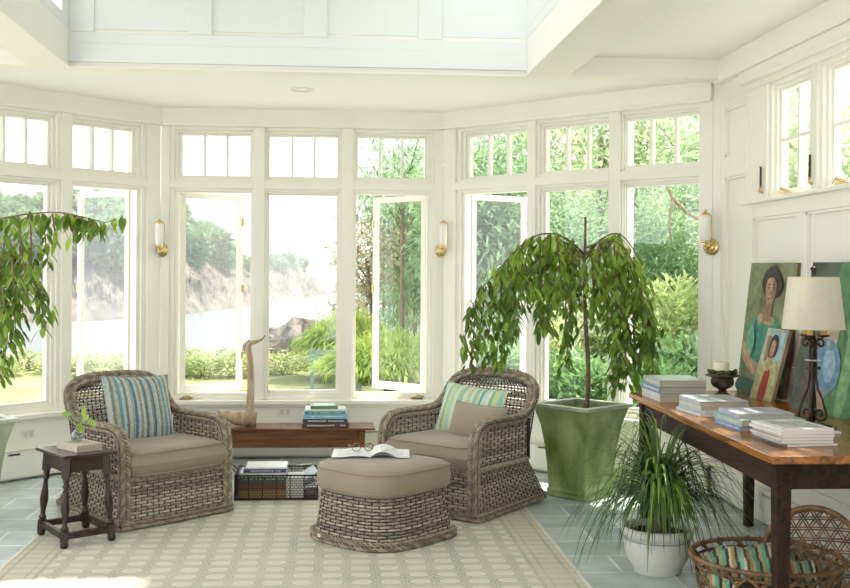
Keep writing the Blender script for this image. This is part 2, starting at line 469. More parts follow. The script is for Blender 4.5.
# floor
def floormat():
    m = bpy.data.materials.new('slate_tiles'); m.use_nodes = True
    nt = m.node_tree; N = nt.nodes; L = nt.links; b = N['Principled BSDF']
    tc = N.new('ShaderNodeTexCoord'); mp = N.new('ShaderNodeMapping'); mp.inputs['Rotation'].default_value = (0, 0, rad(1))
    L.new(tc.outputs['Object'], mp.inputs[0])
    br = N.new('ShaderNodeTexBrick'); br.inputs['Scale'].default_value = 1; br.inputs['Brick Width'].default_value = .46; br.inputs['Row Height'].default_value = .305
    br.inputs['Mortar Size'].default_value = .008; br.inputs['Color1'].default_value = (.37, .435, .435, 1); br.inputs['Color2'].default_value = (.50, .555, .54, 1)
    br.inputs['Mortar'].default_value = (.74, .75, .71, 1); br.inputs['Mortar Smooth'].default_value = .3; br.inputs['Bias'].default_value = 0
    L.new(mp.outputs[0], br.inputs['Vector'])
    n = N.new('ShaderNodeTexNoise'); n.inputs['Scale'].default_value = 5; n.inputs['Detail'].default_value = 8; L.new(tc.outputs['Object'], n.inputs['Vector'])
    mr = N.new('ShaderNodeMapRange'); mr.inputs['From Min'].default_value = .3; mr.inputs['From Max'].default_value = .7; mr.inputs['To Min'].default_value = .8; mr.inputs['To Max'].default_value = 1.2
    L.new(n.outputs['Fac'], mr.inputs[0])
    vm = N.new('ShaderNodeVectorMath'); vm.operation = 'SCALE'; L.new(br.outputs['Color'], vm.inputs[0]); L.new(mr.outputs[0], vm.inputs['Scale']); L.new(vm.outputs[0], b.inputs['Base Color'])
    b.inputs['Roughness'].default_value = .42
    bp = N.new('ShaderNodeBump'); bp.inputs['Strength'].default_value = .25; bp.inputs['Distance'].default_value = .004
    ad = N.new('ShaderNodeMath'); ad.operation = 'SUBTRACT'; L.new(n.outputs['Fac'], ad.inputs[0]); L.new(br.outputs['Fac'], ad.inputs[1]); L.new(ad.outputs[0], bp.inputs['Height']); L.new(bp.outputs[0], b.inputs['Normal'])
    return m
fl = MB(); fl.prism([(LX - .2, -1.7), (XW + .12, -1.7), (XW + .2, 6.9), (XR + .1, D + .2), (XL - .1, D + .2), (LX - .2, 6.9)], -.12, 0)
struct(fl.build('floor', floormat()))

# ceilings: bay ceiling, coffers, beams
OX0, OX1, OY1 = -1.57, 1.282, 6.755
Y0_ = 2.2
c = MB(); c.prism([(LX - .2, 6.9), (XW + .2, 6.9), (XW + .2, 7.0), (XR + .14, D + .2), (XL - .14, D + .2), (LX - .2, 7.0)], 2.736, 2.95)
struct(c.build('ceiling', CEIL))
c = MB()
c.box((LX - .2, -1.7, 2.845), (OX0 - .2, 6.9, 2.95)); c.box((OX1 + .2, -1.7, 2.845), (XW + .12, 6.9, 2.95)); c.box((OX0 - .2, -1.7, 2.845), (OX1 + .2, Y0_, 2.95))
struct(c.build('ceiling_coffer', CEIL)); 
c = MB()
c.box((LX - .2, OY1, 2.722), (XW - .04, 6.905, 2.95)); c.box((OX1, 1.2, 2.722), (OX1 + .282, OY1, 2.95)); c.box((OX0 - .262, 1.2, 2.722), (OX0, OY1, 2.95))
struct(c.build('trim_64', PAINT, bevel=.004))
c = MB()   # thin lip round the well
c.box((OX0 - .012, OY1 - .012, 2.708), (OX1 + .012, OY1 + .012, 2.722)); c.box((OX0 - .012, 1.2, 2.708), (OX0 + .012, OY1, 2.722)); c.box((OX1 - .012, 1.2, 2.708), (OX1 + .012, OY1, 2.722))
struct(c.build('trim_65', PAINT, bevel=.004))
# roof-lantern well
WT = 3.75
Y0 = 2.2
c = MB()
c.box((OX0 - .1, OY1 - .002, 2.95), (OX1 + .1, OY1 + .15, WT))
c.box((OX0, OY1 - .025, 2.745), (OX1, OY1, 2.86))
x = OX0 + .08
c.box((OX0, OY1 - .018, 2.86), (OX1, OY1, 2.928)); c.box((OX0, OY1 - .02, 3.50), (OX1, OY1, WT))
while x < OX1 + .1:
    c.box((x - .075, OY1 - .018, 2.928), (min(x + .075, OX1), OY1, 3.50)); x += .718
struct(c.build('wall_well_back', WELL, bevel=.004))
for nm, x0, x1, xs in (('left', OX0 - .12, OX0, 1), ('right', OX1, OX1 + .12, -1)):
    c = MB()
    c.box((x0, Y0, 2.951), (x1, OY1 - .03, 3.02)); c.box((x0, Y0, 3.6 if nm == 'left' else 3.021), (x1, OY1 - .03, WT))
    y = OY1 - .03
    while y > Y0:
        c.box((x0, y - (.14 if y > 6 else .5), 3.02), (x1, y, 3.6)) if nm == 'left' else None; y -= 1.0
    struct(c.build('wall_well_' + nm, WELL, bevel=.004))
c = MB(); c.box((OX0 - .12, Y0 - .12, 2.72), (OX1 + .12, Y0, WT)); struct(c.build('wall_well_front', WELL))
c = MB()
for k_ in range(5):
    x = OX0 + (OX1 - OX0) * k_ / 4; c.box((x - .025, Y0, WT), (x + .025, OY1 + .1, WT + .07))
for k_ in range(4):
    y = Y0 + (OY1 - Y0) * k_ / 3; c.box((OX0, y - .02, WT + .01), (OX1, y + .02, WT + .06))
rl = struct(c.build('window_90', WELL))
p = MB(); p.box((.62, Y0, WT + .03), (OX1 + .1, OY1 + .1, WT + .036)); p.build('pane', GLASS, rl)
c = MB(); c.box((OX0 - .12, Y0, WT + .071), (.62, OY1 + .15, WT + .12)); struct(c.build('lantern_light_block', WELL))  # solid lantern roof, out of view, added to cut light in the well

# ================================================================== OUTSIDE
LAWN = mat('lawn', (.13, .16, .05), .95, var=.25, scale=1.2, col2=(.26, .25, .12), bump=.6, bscale=14)
ROCK = mat('pink_granite', (.06, .052, .045), .95, var=.35, scale=.8, col2=(.22, .175, .13), bump=1, bscale=1.5)
ROCKF = mat('far_granite', (.03, .028, .026), .95, var=.35, scale=.22, col2=(.19, .155, .13), bump=1, bscale=.3)
WATER = mat('sea_water', (.10, .115, .12), .6, var=.08, scale=.05, stretch=(.3, 1, 1), bump=.5, bscale=.6)
def hnoise(x, y, s=1.0):
    return (sin(x * 1.7 * s + 1.3) * cos(y * 1.3 * s - .7) + .5 * sin(x * 3.9 * s + y * 2.3 * s) + .25 * sin(x * 8.1 * s - y * 6.7 * s + 2)) / 1.75
# near ground: lawn sloping to the shore
g = MB()
def gfn(u, v):
    y = 6 + 58 * v ** 1.4; x = (-60 + 130 * u) * (.35 + .65 * v)
    z = -1.0 + .04 * hnoise(x, y, .6)
    if y > 28: z -= (y - 28) * .16 * (1 if x < 7 else max(.1, 1 - (x - 7) / 10))
    return (x, y, z)
g.grid(gfn, 60, 40); g.v = [(x, max(y, 9.0) if abs(x) < 1.5 else y, z) for x, y, z in g.v]
struct(g.build('lawn_ground', LAWN))
pt = MB(); pt.prism([(-7, 2), (LX - .3, 2), (LX - .3, 7.2), (XL - .3, D + .5), (XR + .3, D + .5), (XW + .4, 7.2), (XW + .4, 2), (8, 2), (9, 13.5), (-8, 13.5)], -1.3, -.93); struct(pt.build('bounce_slab', mat('bounce_slab_grey', (.42, .41, .39), .9, var=.15, scale=3)))  # added neutral slab, out of view, bounces untinted light onto the bay ceiling
g = MB(); g.box((-500, 30, -7), (700, 1400, -6.0)); struct(g.build('sea_water', WATER))
hz = MB(); hz.box((-400, 44, -5.9), (600, 700, 90)); hm = bpy.data.materials.new('sea_haze'); hm.use_nodes = True
hn_ = hm.node_tree.nodes; hn_.remove(hn_['Principled BSDF']); vs_ = hn_.new('ShaderNodeVolumeScatter'); vs_.inputs['Color'].default_value = (.96, .98, 1, 1); vs_.inputs['Density'].default_value = .0009; vs_.inputs['Anisotropy'].default_value = .2
hm.node_tree.links.new(vs_.outputs[0], hn_['Material Output'].inputs['Volume'])
tag(hz.build('sea_haze', hm, loc=(0, 0, 0)), 'pale bright sea haze lying over the water and headland', 'haze', kind='stuff')
# near shore rocks: a low granite ledge, each outcrop its own thing
def rock(name, px, Y, rx, ry, h, zb_, label, group=None, m=ROCK):
    r = MB(); s0 = rnd.random() * 50
    def fn(u, v):
        a = 2 * pi * u; b = v * pi / 2
        k = 1 + .22 * hnoise(cos(a) * 1.5 + s0, sin(a) * 1.5 + b * 2, 1.3)
        c1 = cos(b) ** .6
        return (rx * k * cos(a) * c1, ry * k * sin(a) * c1, h * sin(b) * k + .10 * h * hnoise(a * 3, b * 7 + s0, 1.5))
    r.grid(fn, 36, 14, True)
    for i in range(len(r.f)): r.sm[i] = False
    return tag(r.build(name, m, loc=(ext(px, Y), Y, zb_)), label, 'rock', group)
rock('granite_outcrop', 303, 74, 4.6, 5, 4.3, -6.5, 'rounded pinkish granite outcrop at the water edge seen through the middle window')
rock('granite_outcrop', 322, 62, 2.4, 4, 2.9, -6, 'smaller granite outcrop beside the tall green bush in the middle window')
rock('granite_outcrop', 285, 64, 3.2, 4, 2.0, -6, 'low dark granite ledge in front of the rounded outcrop')
rock('granite_outcrop', 225, 62, 4.6, 4, 1.9, -6, 'low rocky ledge by the water seen through the left open casement')
rock('granite_outcrop', 190, 56, 3.2, 3, 1.2, -5.6, 'flat rock behind the rose bushes at the left window edge')
rock('granite_outcrop', 100, 60, 5, 4, 2.2, -6, 'grey shore rock seen through the open casement of the left bay')

# far headland: shore recedes to the right, ridge falls with it
SH = [(-60, 150, 222), (0, 160, 226), (100, 168, 230), (150, 178, 232), (185, 195, 232), (205, 208, 240), (215, 215, 246), (240, 235, 262), (262, 265, 262), (290, 300, 256), (310, 330, 268), (325, 380, 279), (345, 430, 283)]
def interp(px, k):
    if px <= SH[0][0]: return SH[0][k]
    for a, b in zip(SH[:-1], SH[1:]):
        if px <= b[0]: return a[k] + (b[k] - a[k]) * (px - a[0]) / (b[0] - a[0])
    return SH[-1][k]
g = MB()
def hillpt(u, v):
    px = -60 + 405 * u
    sh = interp(px, 1); rid = interp(px, 2) + 8
    dep = 75; Y = sh + dep * v
    top = CAMZ + (272 - rid) / 1074.4 * (sh + dep)
    zz = -6.3 + (top + 6.3) * min(1, v * 1.05) ** .75
    x = ext(px, Y)
    k = 1.6 * hnoise(x, Y, .16) + 1.1 * hnoise(x, Y, .5) + .7 * abs(hnoise(x + 3, Y, 1.1)) * 1.5
    return (x, Y, zz + k * min(1, v * 6) * (1 if px < 320 else .4))
g.grid(hillpt, 260, 70)
for i in range(len(g.f)): g.sm[i] = False
struct(g.build('far_headland', ROCKF))

LEAFC = {}
def leafcloud(name, rx, ry, rz, n, L, W, seed, hollow=.45, up=0.0, clumps=14, drop=0):
    r = random.Random(seed); mb = MB(); cl = []
    for i in range(clumps):
        a = r.random() * 2 * pi; b = math.acos(2 * r.random() - 1); q = hollow + (1 - hollow) * r.random()
        cl.append((V((rx * q * sin(b) * cos(a) * .72, ry * q * sin(b) * sin(a) * .72, rz * q * cos(b) * .72)), .28 + .22 * r.random()))
    for i in range(n):
        c_, s_ = cl[i % clumps]
        d = V((r.gauss(0, 1), r.gauss(0, 1), r.gauss(0, 1))).normalized()
        p = c_ + V((d.x * rx, d.y * ry, d.z * rz)) * s_ * (.6 + .45 * r.random())
        dd = (d + V((r.gauss(0, .5), r.gauss(0, .5), up + r.gauss(0, .4) - drop))).normalized()
        mb.leaf(p, dd, V((r.gauss(0, .3), r.gauss(0, .3), 1)), L * (.7 + .6 * r.random()), W * (.8 + .4 * r.random()))
    return mb
def lmat(n, c, c2, tr=.45, isl=.3):
    return mat(n, c, .6, var=.2, scale=.6, col2=c2, trans=tr, island=isl)
GF = lmat('far_tree_leaves', (.15, .26, .14), (.26, .38, .20), .25)
GPINE = lmat('pine_needles', (.24, .38, .22), (.38, .54, .30), .45)
GLITE = lmat('light_leaves', (.36, .48, .26), (.54, .64, .36), .5)
GYEL = lmat('yellow_green_leaves', (.32, .48, .10), (.60, .70, .20), .5)
GROSE = lmat('rose_bush_leaves', (.30, .40, .14), (.52, .54, .26), .4)
GORA = lmat('rusty_leaves', (.38, .28, .20), (.46, .44, .30), .45)
GMID = lmat('hedge_leaves', (.17, .32, .13), (.30, .48, .18), .4)
PINKF = mat('rose_flowers', (.70, .32, .26), .6, var=.2)
def tree(name, label, loc, crown, leafm, th, cat='tree', group=None, tr=.12, rz=0):
    t = thing(name, label, cat, loc, rz, group)
    tk = MB()
    tk.tube(smoothpath([(0, 0, -.3), (.05 * th, .02 * th, th * .5), (0, 0, th)], 4), [tr * 1.2] * 4 + [tr] * 4 + [tr * .7], sides=8)
    for k in range(5):
        a = k * 1.3; tk.tube([(0, 0, th * (.6 + .08 * k)), (cos(a) * th * .14, sin(a) * th * .14, th * (.8 + .07 * k)), (cos(a) * th * .28, sin(a) * th * .28, th * (.92 + .09 * k))], [tr * .45, tr * .3, tr * .15], sides=5)
    tk.build('trunk', BARK, t)
    c_ = crown.copy(); COL.objects.link(c_) if c_.name not in COL.objects else None
    c_.name = 'foliage'; c_.parent = t; c_.location = (0, 0, th)
    if leafm: pass
    return t
def crown(mb, m):
    me_o = mb.build('foliage', m); COL.objects.unlink(me_o); return me_o
# trees on the headland
FC = [crown(leafcloud('f', 5.2, 5, 3.6, 1500, 1.3, .8, 11), GF), crown(leafcloud('f', 4.6, 4.6, 4.6, 1500, 1.2, .8, 12), GF), crown(leafcloud('f', 6.5, 5, 3.0, 1600, 1.3, .8, 13), GF)]
spots = [(-45, .8), (-25, .95), (-8, .7), (8, .9), (20, .6), (33, .85), (48, .65), (60, .9), (75, .75), (90, .9), (103, .6), (115, .85), (130, .8), (145, .9), (158, .75),
         (176, .9), (186, .62), (195, .9), (204, .72), (212, .97), (221, .85), (230, .96), (243, .9), (252, .95), (263, .88), (272, .95), (281, .95), (291, .93), (301, .95), (276, .8), (287, .85)]
spots += [(p_ + 9 * sin(p_), .62 + .06 * cos(p_ * 2)) for p_ in range(-50, 160, 19)] + [(p_ + 8 * cos(p_), .40 + .08 * cos(p_ * 3)) for p_ in range(-44, 140, 26)] + [(183, .62), (193, .5), (201, .66), (211, .6), (222, .62)]
for i, (px, v) in enumerate(spots):
    x, y, z = hillpt((px + 60) / 405, v)
    side = 'left bay windows' if px < 155 else ('open left casement' if px < 255 else 'middle window')
    ht = 4.5 if px < 215 else 2.6
    t = tree('headland_tree', 'hazy green tree on the far rocky headland seen through the %s' % side, (x, y, z), FC[i % 3], None, ht, group='headland trees through the ' + side, tr=.3, rz=i)
    s_ = (1.15 if px < 160 else .95 if px < 225 else .85) * (.85 + .3 * rnd.random()); t.scale = (s_, s_, s_)
for a_, b_, v in ((-50, 0, .5), (0, 60, .45), (60, 120, .5), (180, 210, .5)):
    pass

# rose bushes along the shore edge of the lawn
def rosebush(seed, fl=True):
    return leafcloud('r', .75, .6, .62, 900, .10, .055, seed, .3, .3, 12)
RB = []
for sd_ in (21, 22):
    mb_ = rosebush(sd_); mb_.cm = 1; r_ = random.Random(sd_)
    for i in range(7):
        a = r_.random() * 2 * pi; b = r_.random() * 1.2; mb_.ball((.74 * cos(a) * cos(b), .6 * sin(a) * cos(b), .62 * sin(b)), .03, 6, 4)
    RB.append(crown(mb_, [GROSE, PINKF]))
rb_l = [(-10, 23, .9), (8, 22, .85), (28, 23.5, .95), (50, 22.5, .8), (75, 23, .7), (95, 22, .95), (118, 23, .85), (140, 22, .9), (186, 22.5, 1.15), (203, 22, 1.0), (222, 23.5, .8), (240, 22, 1.1), (262, 23, 1.0), (283, 22.4, 1.15), (300, 23.4, 1.0), (318, 24, .9)]
for i, (px, Y, s_) in enumerate(rb_l):
    lab = 'left bay windows' if px < 160 else ('left open casement' if px < 250 else 'middle window')
    Y *= 1.17; s_ *= 1.08 if px < 255 else .95
    t = thing('rose_bush', 'low rose bush with small pink flowers seen through the %s' % lab, 'shrub', (ext(px, Y), Y, -1.05), i * 1.7, 'rose bushes seen through the ' + lab)
    for proto, nm in ((RB[i % 2], 'foliage'),):
        c_ = proto.copy(); COL.objects.link(c_); c_.parent = t; c_.name = nm; c_.location = (0, 0, .42)
    st = MB(); st.tube([(0, 0, -.05), (.03, 0, .2), (.1, .05, .5)], [.03, .02, .01], sides=5); st.tube([(0, 0, 0), (-.1, .03, .5)], [.02, .008], sides=5); st.build('stem', BARK, t)
    t.scale = (s_, s_, s_ * .62)

# grassy fountain shrub (bright yellow green) through the middle and right windows
def fountain(h, r, n, seed, W=.035):
    q = random.Random(seed); mb = MB()
    for i in range(n):
        a = q.random() * 2 * pi; rr = r * math.sqrt(q.random()); bx, by = .35 * rr * cos(a), .35 * rr * sin(a)
        lean = (rr / r) * .9 * r; hh = h * (1 - .35 * (rr / r) ** 2) * (.8 + .3 * q.random())
        pts = [V((bx, by, hh * .15)), V((bx + lean * .3 * cos(a), by + lean * .3 * sin(a), hh * .6)), V((bx + lean * .7 * cos(a), by + lean * .7 * sin(a), hh)), V((bx + lean * 1.1 * cos(a), by + lean * 1.1 * sin(a), hh * .88))]
        for k in range(6):
            t = .25 + .75 * q.random(); j = min(2, int(t * 3)); p = pts[j].lerp(pts[j + 1], t * 3 - j if t < 1 else 1)
            d = (pts[j + 1] - pts[j]).normalized() + V((q.gauss(0, .35), q.gauss(0, .35), q.gauss(0, .25)))
            mb.leaf(p, d, (0, 0, 1), .19 + .12 * q.random(), W, droop=.2)
    return mb
t = thing('willow_shrub', 'large bright green shrub with long narrow leaves beside the garden bench', 'shrub', (ext(350, 25), 25, -1.05))
fountain(1.5, 1.0, 2300, 31, .03).build('foliage', GYEL, t)
st = MB(); 
for k in range(7): st.tube([(.05 * k - .15, 0, -.05), (.12 * k - .4, .1, .9)], [.03, .012], sides=5)
st.build('stem', BARK, t)
t = thing('willow_shrub', 'bright green shrub with narrow leaves seen through the open right casement', 'shrub', (ext(392, 20.5), 20.5, -1.05), 1.0)
fountain(1.3, 1.15, 1900, 32, .03).build('foliage', GYEL, t)
st = MB()
for k in range(5): st.tube([(.05 * k - .1, 0, -.05), (.12 * k - .3, .1, .8)], [.03, .012], sides=5)
st.build('stem', BARK, t)
# garden bench
GB = mat('weathered_blue_green_paint', (.22, .33, .31), .6, var=.2, scale=10)
bsc = 1.1
t = thing('garden_bench', 'blue green slatted garden bench in front of the bright green shrub', 'bench', (ext(337, 22.6), 22.6, -1.0), .08)
for k, (y, z, dy) in enumerate(((0, .38, .09), (.12, .38, .09), (.24, .38, .09))):
    b = MB(); b.box((-.55, y, z), (.55, y + dy, z + .025)); b.build('seat_slat', GB, t)
for k in range(3):
    b = MB(); b.box((-.55, .36 + .02 * k, .50 + .12 * k), (.55, .385 + .02 * k, .58 + .12 * k)); b.build('back_slat', GB, t)
for x in (-.52, .48):
    for y in (0, .36):
        b = MB(); b.box((x, y, -.04), (x + .05, y + .05, .86 if y else .39)); b.build('leg', GB, t)

# trees to the right
PC = [crown(leafcloud('p', 2.0, 1.8, 3.3, 7500, .22, .07, 41, .3, -.1, 40, .1), GPINE),
      crown(leafcloud('p', 2.3, 2.0, 2.2, 5600, .20, .085, 42, .3, 0, 34), GLITE),
      crown(leafcloud('p', 1.7, 1.5, 1.3, 4200, .19, .075, 43, .3, .2, 22), lmat('golden_leaves', (.44, .54, .22), (.68, .74, .36), .5)),
      crown(leafcloud('p', 1.2, 1.2, 1.5, 1100, .16, .09, 44, .5, 0, 16), GORA),
      crown(leafcloud('p', 1.8, 1.5, 1.2, 4200, .20, .085, 45, .3, .2, 18), GMID)]
PC.append(crown(leafcloud('p', 2.2, 1.8, 1.5, 1500, .20, .06, 46, .5, -.1, 15, .1), GPINE))
PC.append(crown(leafcloud('p', 2.3, 2.0, 2.4, 2900, .17, .075, 47, .4, 0, 40), GLITE))
def T_(nm, lab, px, Y, z, k, th, s_, rz=0, cat='tree'):
    t = tree(nm, lab, (ext(px, Y), Y, z), PC[k], None, th, cat, tr=.05, rz=rz); t.scale = (s_, s_, s_); return t
T_('rusty_leaved_tree', 'slender tree with thin rusty orange leaves beyond the right casement of the middle bay', 366, 26, -1.1, 3, 3.2, .92)
T_('slender_tree', 'thin sparse tree whose branches reach into the middle window view', 346, 30, -1.4, 3, 2.9, .6, 2).children[-1].data.materials
T_('pine_tree', 'large green pine behind the right window of the middle bay', 412, 33, -1.3, 0, 2.9, 1.2, .4)
T_('pine_tree', 'pine with wide branches crossing the small upper window of the middle bay', 402, 24, -1, 5, 5.0, 1.0, 1.1)
T_('pine_tree', 'dense pine seen through the first window of the right bay', 478, 22, -1, 0, 3.1, 1.0, 2)
T_('pine_tree', 'tall pine filling the small upper window above the open casement of the right bay', 510, 27, -1, 6, 4.2, 1.3, 3)
T_('pine_tree', 'dark pine behind the weeping fig in the middle window of the right bay', 565, 24, -1, 0, 2.2, .95, 4)
T_('broadleaf_tree', 'light green tree in the small upper middle window of the right bay', 600, 30, -1, 6, 4.6, 1.4, 1)
T_('pine_tree', 'soft blue green pine in the third window of the right bay', 665, 21, -1, 0, 2.6, .8, 5)
T_('broadleaf_tree', 'airy light tree beyond the top right window of the right bay', 640, 31, -1, 6, 4.9, 1.3, 2)
T_('broadleaf_tree', 'airy tree partly behind the third sconce with gaps of white sky', 705, 27, -1, 6, 4.4, 1.2, 4)
T_('broadleaf_tree', 'bright tree outside the high right wall window nearest the bay', 790, 19, -1, 1, 4.0, 1.0, 5)
T_('broadleaf_tree', 'bright tree outside the high right wall window at the photo edge', 850, 16, -1, 1, 3.8, .9, 3)
T_('pine_tree', 'shaded pine low between the right bay and the garden fence', 745, 24, -1, 0, 3.0, 1.2, 3)
T_('golden_shrub', 'tall yellow green shrub behind the white garden fence', 680, 18.5, -1.2, 2, 1.7, .9, 1, 'shrub')
T_('golden_shrub', 'yellow green shrub left of the white garden fence behind the weeping fig', 628, 19.5, -1.2, 2, 1.6, .9, 2, 'shrub')
T_('golden_shrub', 'small yellow green shrub behind the trunk of the weeping fig', 585, 20, -1.2, 2, 1.1, .8, 3, 'shrub')
T_('clipped_shrub', 'dark green shrub below the yellow one in the third bay window', 660, 16.0, -1.0, 4, .7, .68, 1, 'shrub')
T_('clipped_shrub', 'dark green shrub low in the middle window of the right bay', 590, 16.8, -1.0, 4, .7, .72, 2, 'shrub')
T_('clipped_shrub', 'dark green shrub low in the first window of the right bay', 520, 18, -1.0, 4, .7, .8, 3, 'shrub')
T_('clipped_shrub', 'rounded green shrub beyond the sconce on the right corner post', 705, 17, -1.0, 4, .7, .9, 4, 'shrub')
T_('clipped_shrub', 'rounded green shrub on the lawn outside the right casement', 455, 22, -1.0, 4, .7, .8, 5, 'shrub')
# distant tree belt behind everything on the right
for i in range(9):
    px = 420 + 50 * i; Y = 46 + 6 * (i % 2)
    t = T_('distant_tree', 'distant leafy tree in the belt beyond the garden on the right', px, Y, -2, i % 2, 2.2 + (i % 3) * .5, 1.6, i)
    t['group'] = 'distant tree belt right of the garden'
# low branch across the top of the third window
b = MB(); Y = 15.5
b.tube(smoothpath([(ext(632, Y), Y, 3.05), (ext(655, Y), Y - .2, 2.88), (ext(672, Y), Y, 2.60), (ext(690, Y), Y + .1, 2.38), (ext(712, Y), Y + .2, 2.25), (ext(740, Y), Y + .3, 2.1)], 5), [.012 + .0012 * k for k in range(26)], sides=6)
b.tube([(ext(672, Y), Y, 2.6), (ext(668, Y), Y, 2.2), (ext(672, Y), Y, 1.9)], [.025, .018, .01], sides=5)
b.tube([(ext(740, Y), Y + .3, 2.1), (ext(752, Y), Y + .35, 1.0), (ext(755, Y), Y + .35, -1.1)], [.06, .11, .14], sides=8)
tag(b.build('bare_branch', BARK), 'dark bare branch arching down across the top of the third bay window', 'branch')
# white garden fence
WF = mat('white_fence_paint', (.78, .78, .74), .6, var=.05)
t = thing('garden_fence', 'white picket fence half hidden by yellow green shrubs', 'fence', (ext(672, 17.2), 17.2, -1.0), -.2)
for z in (.75, 1.15):
    b = MB(); b.box((-.9, -.02, z), (.9, .02, z + .07)); b.build('rail', WF, t)
for k in range(6):
    b = MB(); b.box((-.9 + .35 * k, -.05, -.05), (-.84 + .35 * k, 0, 1.3)); b.build('post', WF, t)

# ================================================================== INTERIOR THINGS
# unseen eave added outside the bay to block direct sun
e = MB()
for T, ln in ((TB, XR - XL), (TR, 2.267), (TL, 2.267)):
    e.T = T; e.box((-.3, .2, 2.96), (ln + .3, 1.25, 3.02))
e.T = None
struct(e.build('trim_66', PAINT))

# ---- rug
def rugmat():
    m = bpy.data.materials.new('rug_weave'); m.use_nodes = True
    nt = m.node_tree; N = nt.nodes; L = nt.links; b = N['Principled BSDF']; b.inputs['Roughness'].default_value = .95
    tc = N.new('ShaderNodeTexCoord'); sp = N.new('ShaderNodeSeparateXYZ'); L.new(tc.outputs['Object'], sp.inputs[0])
    def M(op, a, b_=None, c=None):
        n = N.new('ShaderNodeMath'); n.operation = op
        for k, x in enumerate((a, b_, c)):
            if x is None: continue
            if isinstance(x, (int, float)): n.inputs[k].default_value = x
            else: L.new(x, n.inputs[k])
        return n.outputs[0]
    no = N.new('ShaderNodeTexNoise'); no.inputs['Scale'].default_value = 9; no.inputs['Detail'].default_value = 3; L.new(tc.outputs['Object'], no.inputs['Vector'])
    wob = M('MULTIPLY', M('SUBTRACT', no.outputs['Fac'], .5), .03)
    X = M('ADD', sp.outputs[0], wob); Y = M('ADD', sp.outputs[1], wob)
    PX, PY = .138, .118
    u = M('SUBTRACT', M('FRACT', M('DIVIDE', X, PX)), .5); v = M('SUBTRACT', M('FRACT', M('DIVIDE', Y, PY)), .5)
    u2 = M('SUBTRACT', M('FRACT', M('ADD', M('DIVIDE', X, PX), .5)), .5); v2 = M('SUBTRACT', M('FRACT', M('ADD', M('DIVIDE', Y, PY), .5)), .5)
    # superelliptic medallions
    def pw(a, p): return M('POWER', M('ABSOLUTE', a), p)
    r1 = M('POWER', M('ADD', pw(M('MULTIPLY', u, 1 / .40), 2.6), pw(M('MULTIPLY', v, 1 / .37), 2.6)), 1 / 2.6)
    ring = M('LESS_THAN', M('ABSOLUTE', M('SUBTRACT', r1, 1.0)), .13)
    inn = M('LESS_THAN', r1, .87)
    r2 = M('ADD', M('ABSOLUTE', M('MULTIPLY', u2, 4.6)), M('ABSOLUTE', M('MULTIPLY', v2, 4.6)))
    ring2 = M('LESS_THAN', M('ABSOLUTE', M('SUBTRACT', r2, .85)), .25)
    lnk = M('LESS_THAN', M('MINIMUM', M('ABSOLUTE', u2), M('ABSOLUTE', v2)), .035)
    n2 = N.new('ShaderNodeTexNoise'); n2.inputs['Scale'].default_value = 3.2; n2.inputs['Detail'].default_value = 5; L.new(tc.outputs['Object'], n2.inputs['Vector'])
    fade = N.new('ShaderNodeMapRange'); fade.inputs['From Min'].default_value = .35; fade.inputs['From Max'].default_value = .62; fade.inputs['To Min'].default_value = .25; fade.inputs['To Max'].default_value = .9
    L.new(n2.outputs['Fac'], fade.inputs[0])
    # border band near the long edges
    ax = M('ABSOLUTE', sp.outputs[0])
    bord = M('GREATER_THAN', ax, 1.17)
    ay = sp.outputs[1]
    def mix(f, a, b_):
        n = N.new('ShaderNodeMix'); n.data_type = 'RGBA'
        if isinstance(f, (int, float)): n.inputs[0].default_value = f
        else: L.new(f, n.inputs[0])
        for k, x in ((6, a), (7, b_)):
            if isinstance(x, tuple): n.inputs[k].default_value = (*x, 1)
            else: L.new(x, n.inputs[k])
        return n.outputs[2]
    BASE = (.57, .53, .435); SAGE = (.33, .355, .29); CREAM = (.63, .59, .49)
    c = mix(inn, BASE, CREAM)
    pat = M('MAXIMUM', ring, M('MAXIMUM', ring2, M('MULTIPLY', lnk, M('SUBTRACT', 1, inn))))
    c = mix(M('MULTIPLY', M('MULTIPLY', pat, fade.outputs[0]), .85), c, SAGE)
    # border: sage ground with small repeat and guard lines
    bl = M('ABSOLUTE', M('SUBTRACT', ax, 1.19)); bl2 = M('ABSOLUTE', M('SUBTRACT', ax, 1.345)); bl3 = M('ABSOLUTE', M('SUBTRACT', ax, 1.235))
    lines = M('MAXIMUM', M('LESS_THAN', bl, .008), M('MAXIMUM', M('LESS_THAN', bl2, .008), M('LESS_THAN', bl3, .005)))
    bz = M('LESS_THAN', M('ABSOLUTE', M('SUBTRACT', M('FRACT', M('MULTIPLY', Y, 11)), .5)), .2)
    bc = mix(M('MULTIPLY', M('MAXIMUM', lines, M('MULTIPLY', bz, .5)), fade.outputs[0]), (.56, .52, .42), SAGE)
    c = mix(bord, c, bc)
    n3 = N.new('ShaderNodeTexNoise'); n3.inputs['Scale'].default_value = 160; L.new(tc.outputs['Object'], n3.inputs['Vector'])
    sc_ = N.new('ShaderNodeVectorMath'); sc_.operation = 'SCALE'; L.new(c, sc_.inputs[0]); L.new(M('MULTIPLY_ADD', n3.outputs['Fac'], .5, .75), sc_.inputs['Scale'])
    L.new(sc_.outputs[0], b.inputs['Base Color'])
    bp = N.new('ShaderNodeBump'); bp.inputs['Strength'].default_value = .4; bp.inputs['Distance'].default_value = .004; L.new(n3.outputs['Fac'], bp.inputs['Height']); L.new(bp.outputs[0], b.inputs['Normal'])
    return m
RM = rugmat()
r = MB(); r.box((-1.385, -3.0, 0), (1.385, 1.34, .012))
rug = thing('area_rug', 'large faded beige and sage green patterned area rug on the slate floor', 'rug', (-.145, 5.9, .001), -.012)
r.build('rug_field', RM, rug)
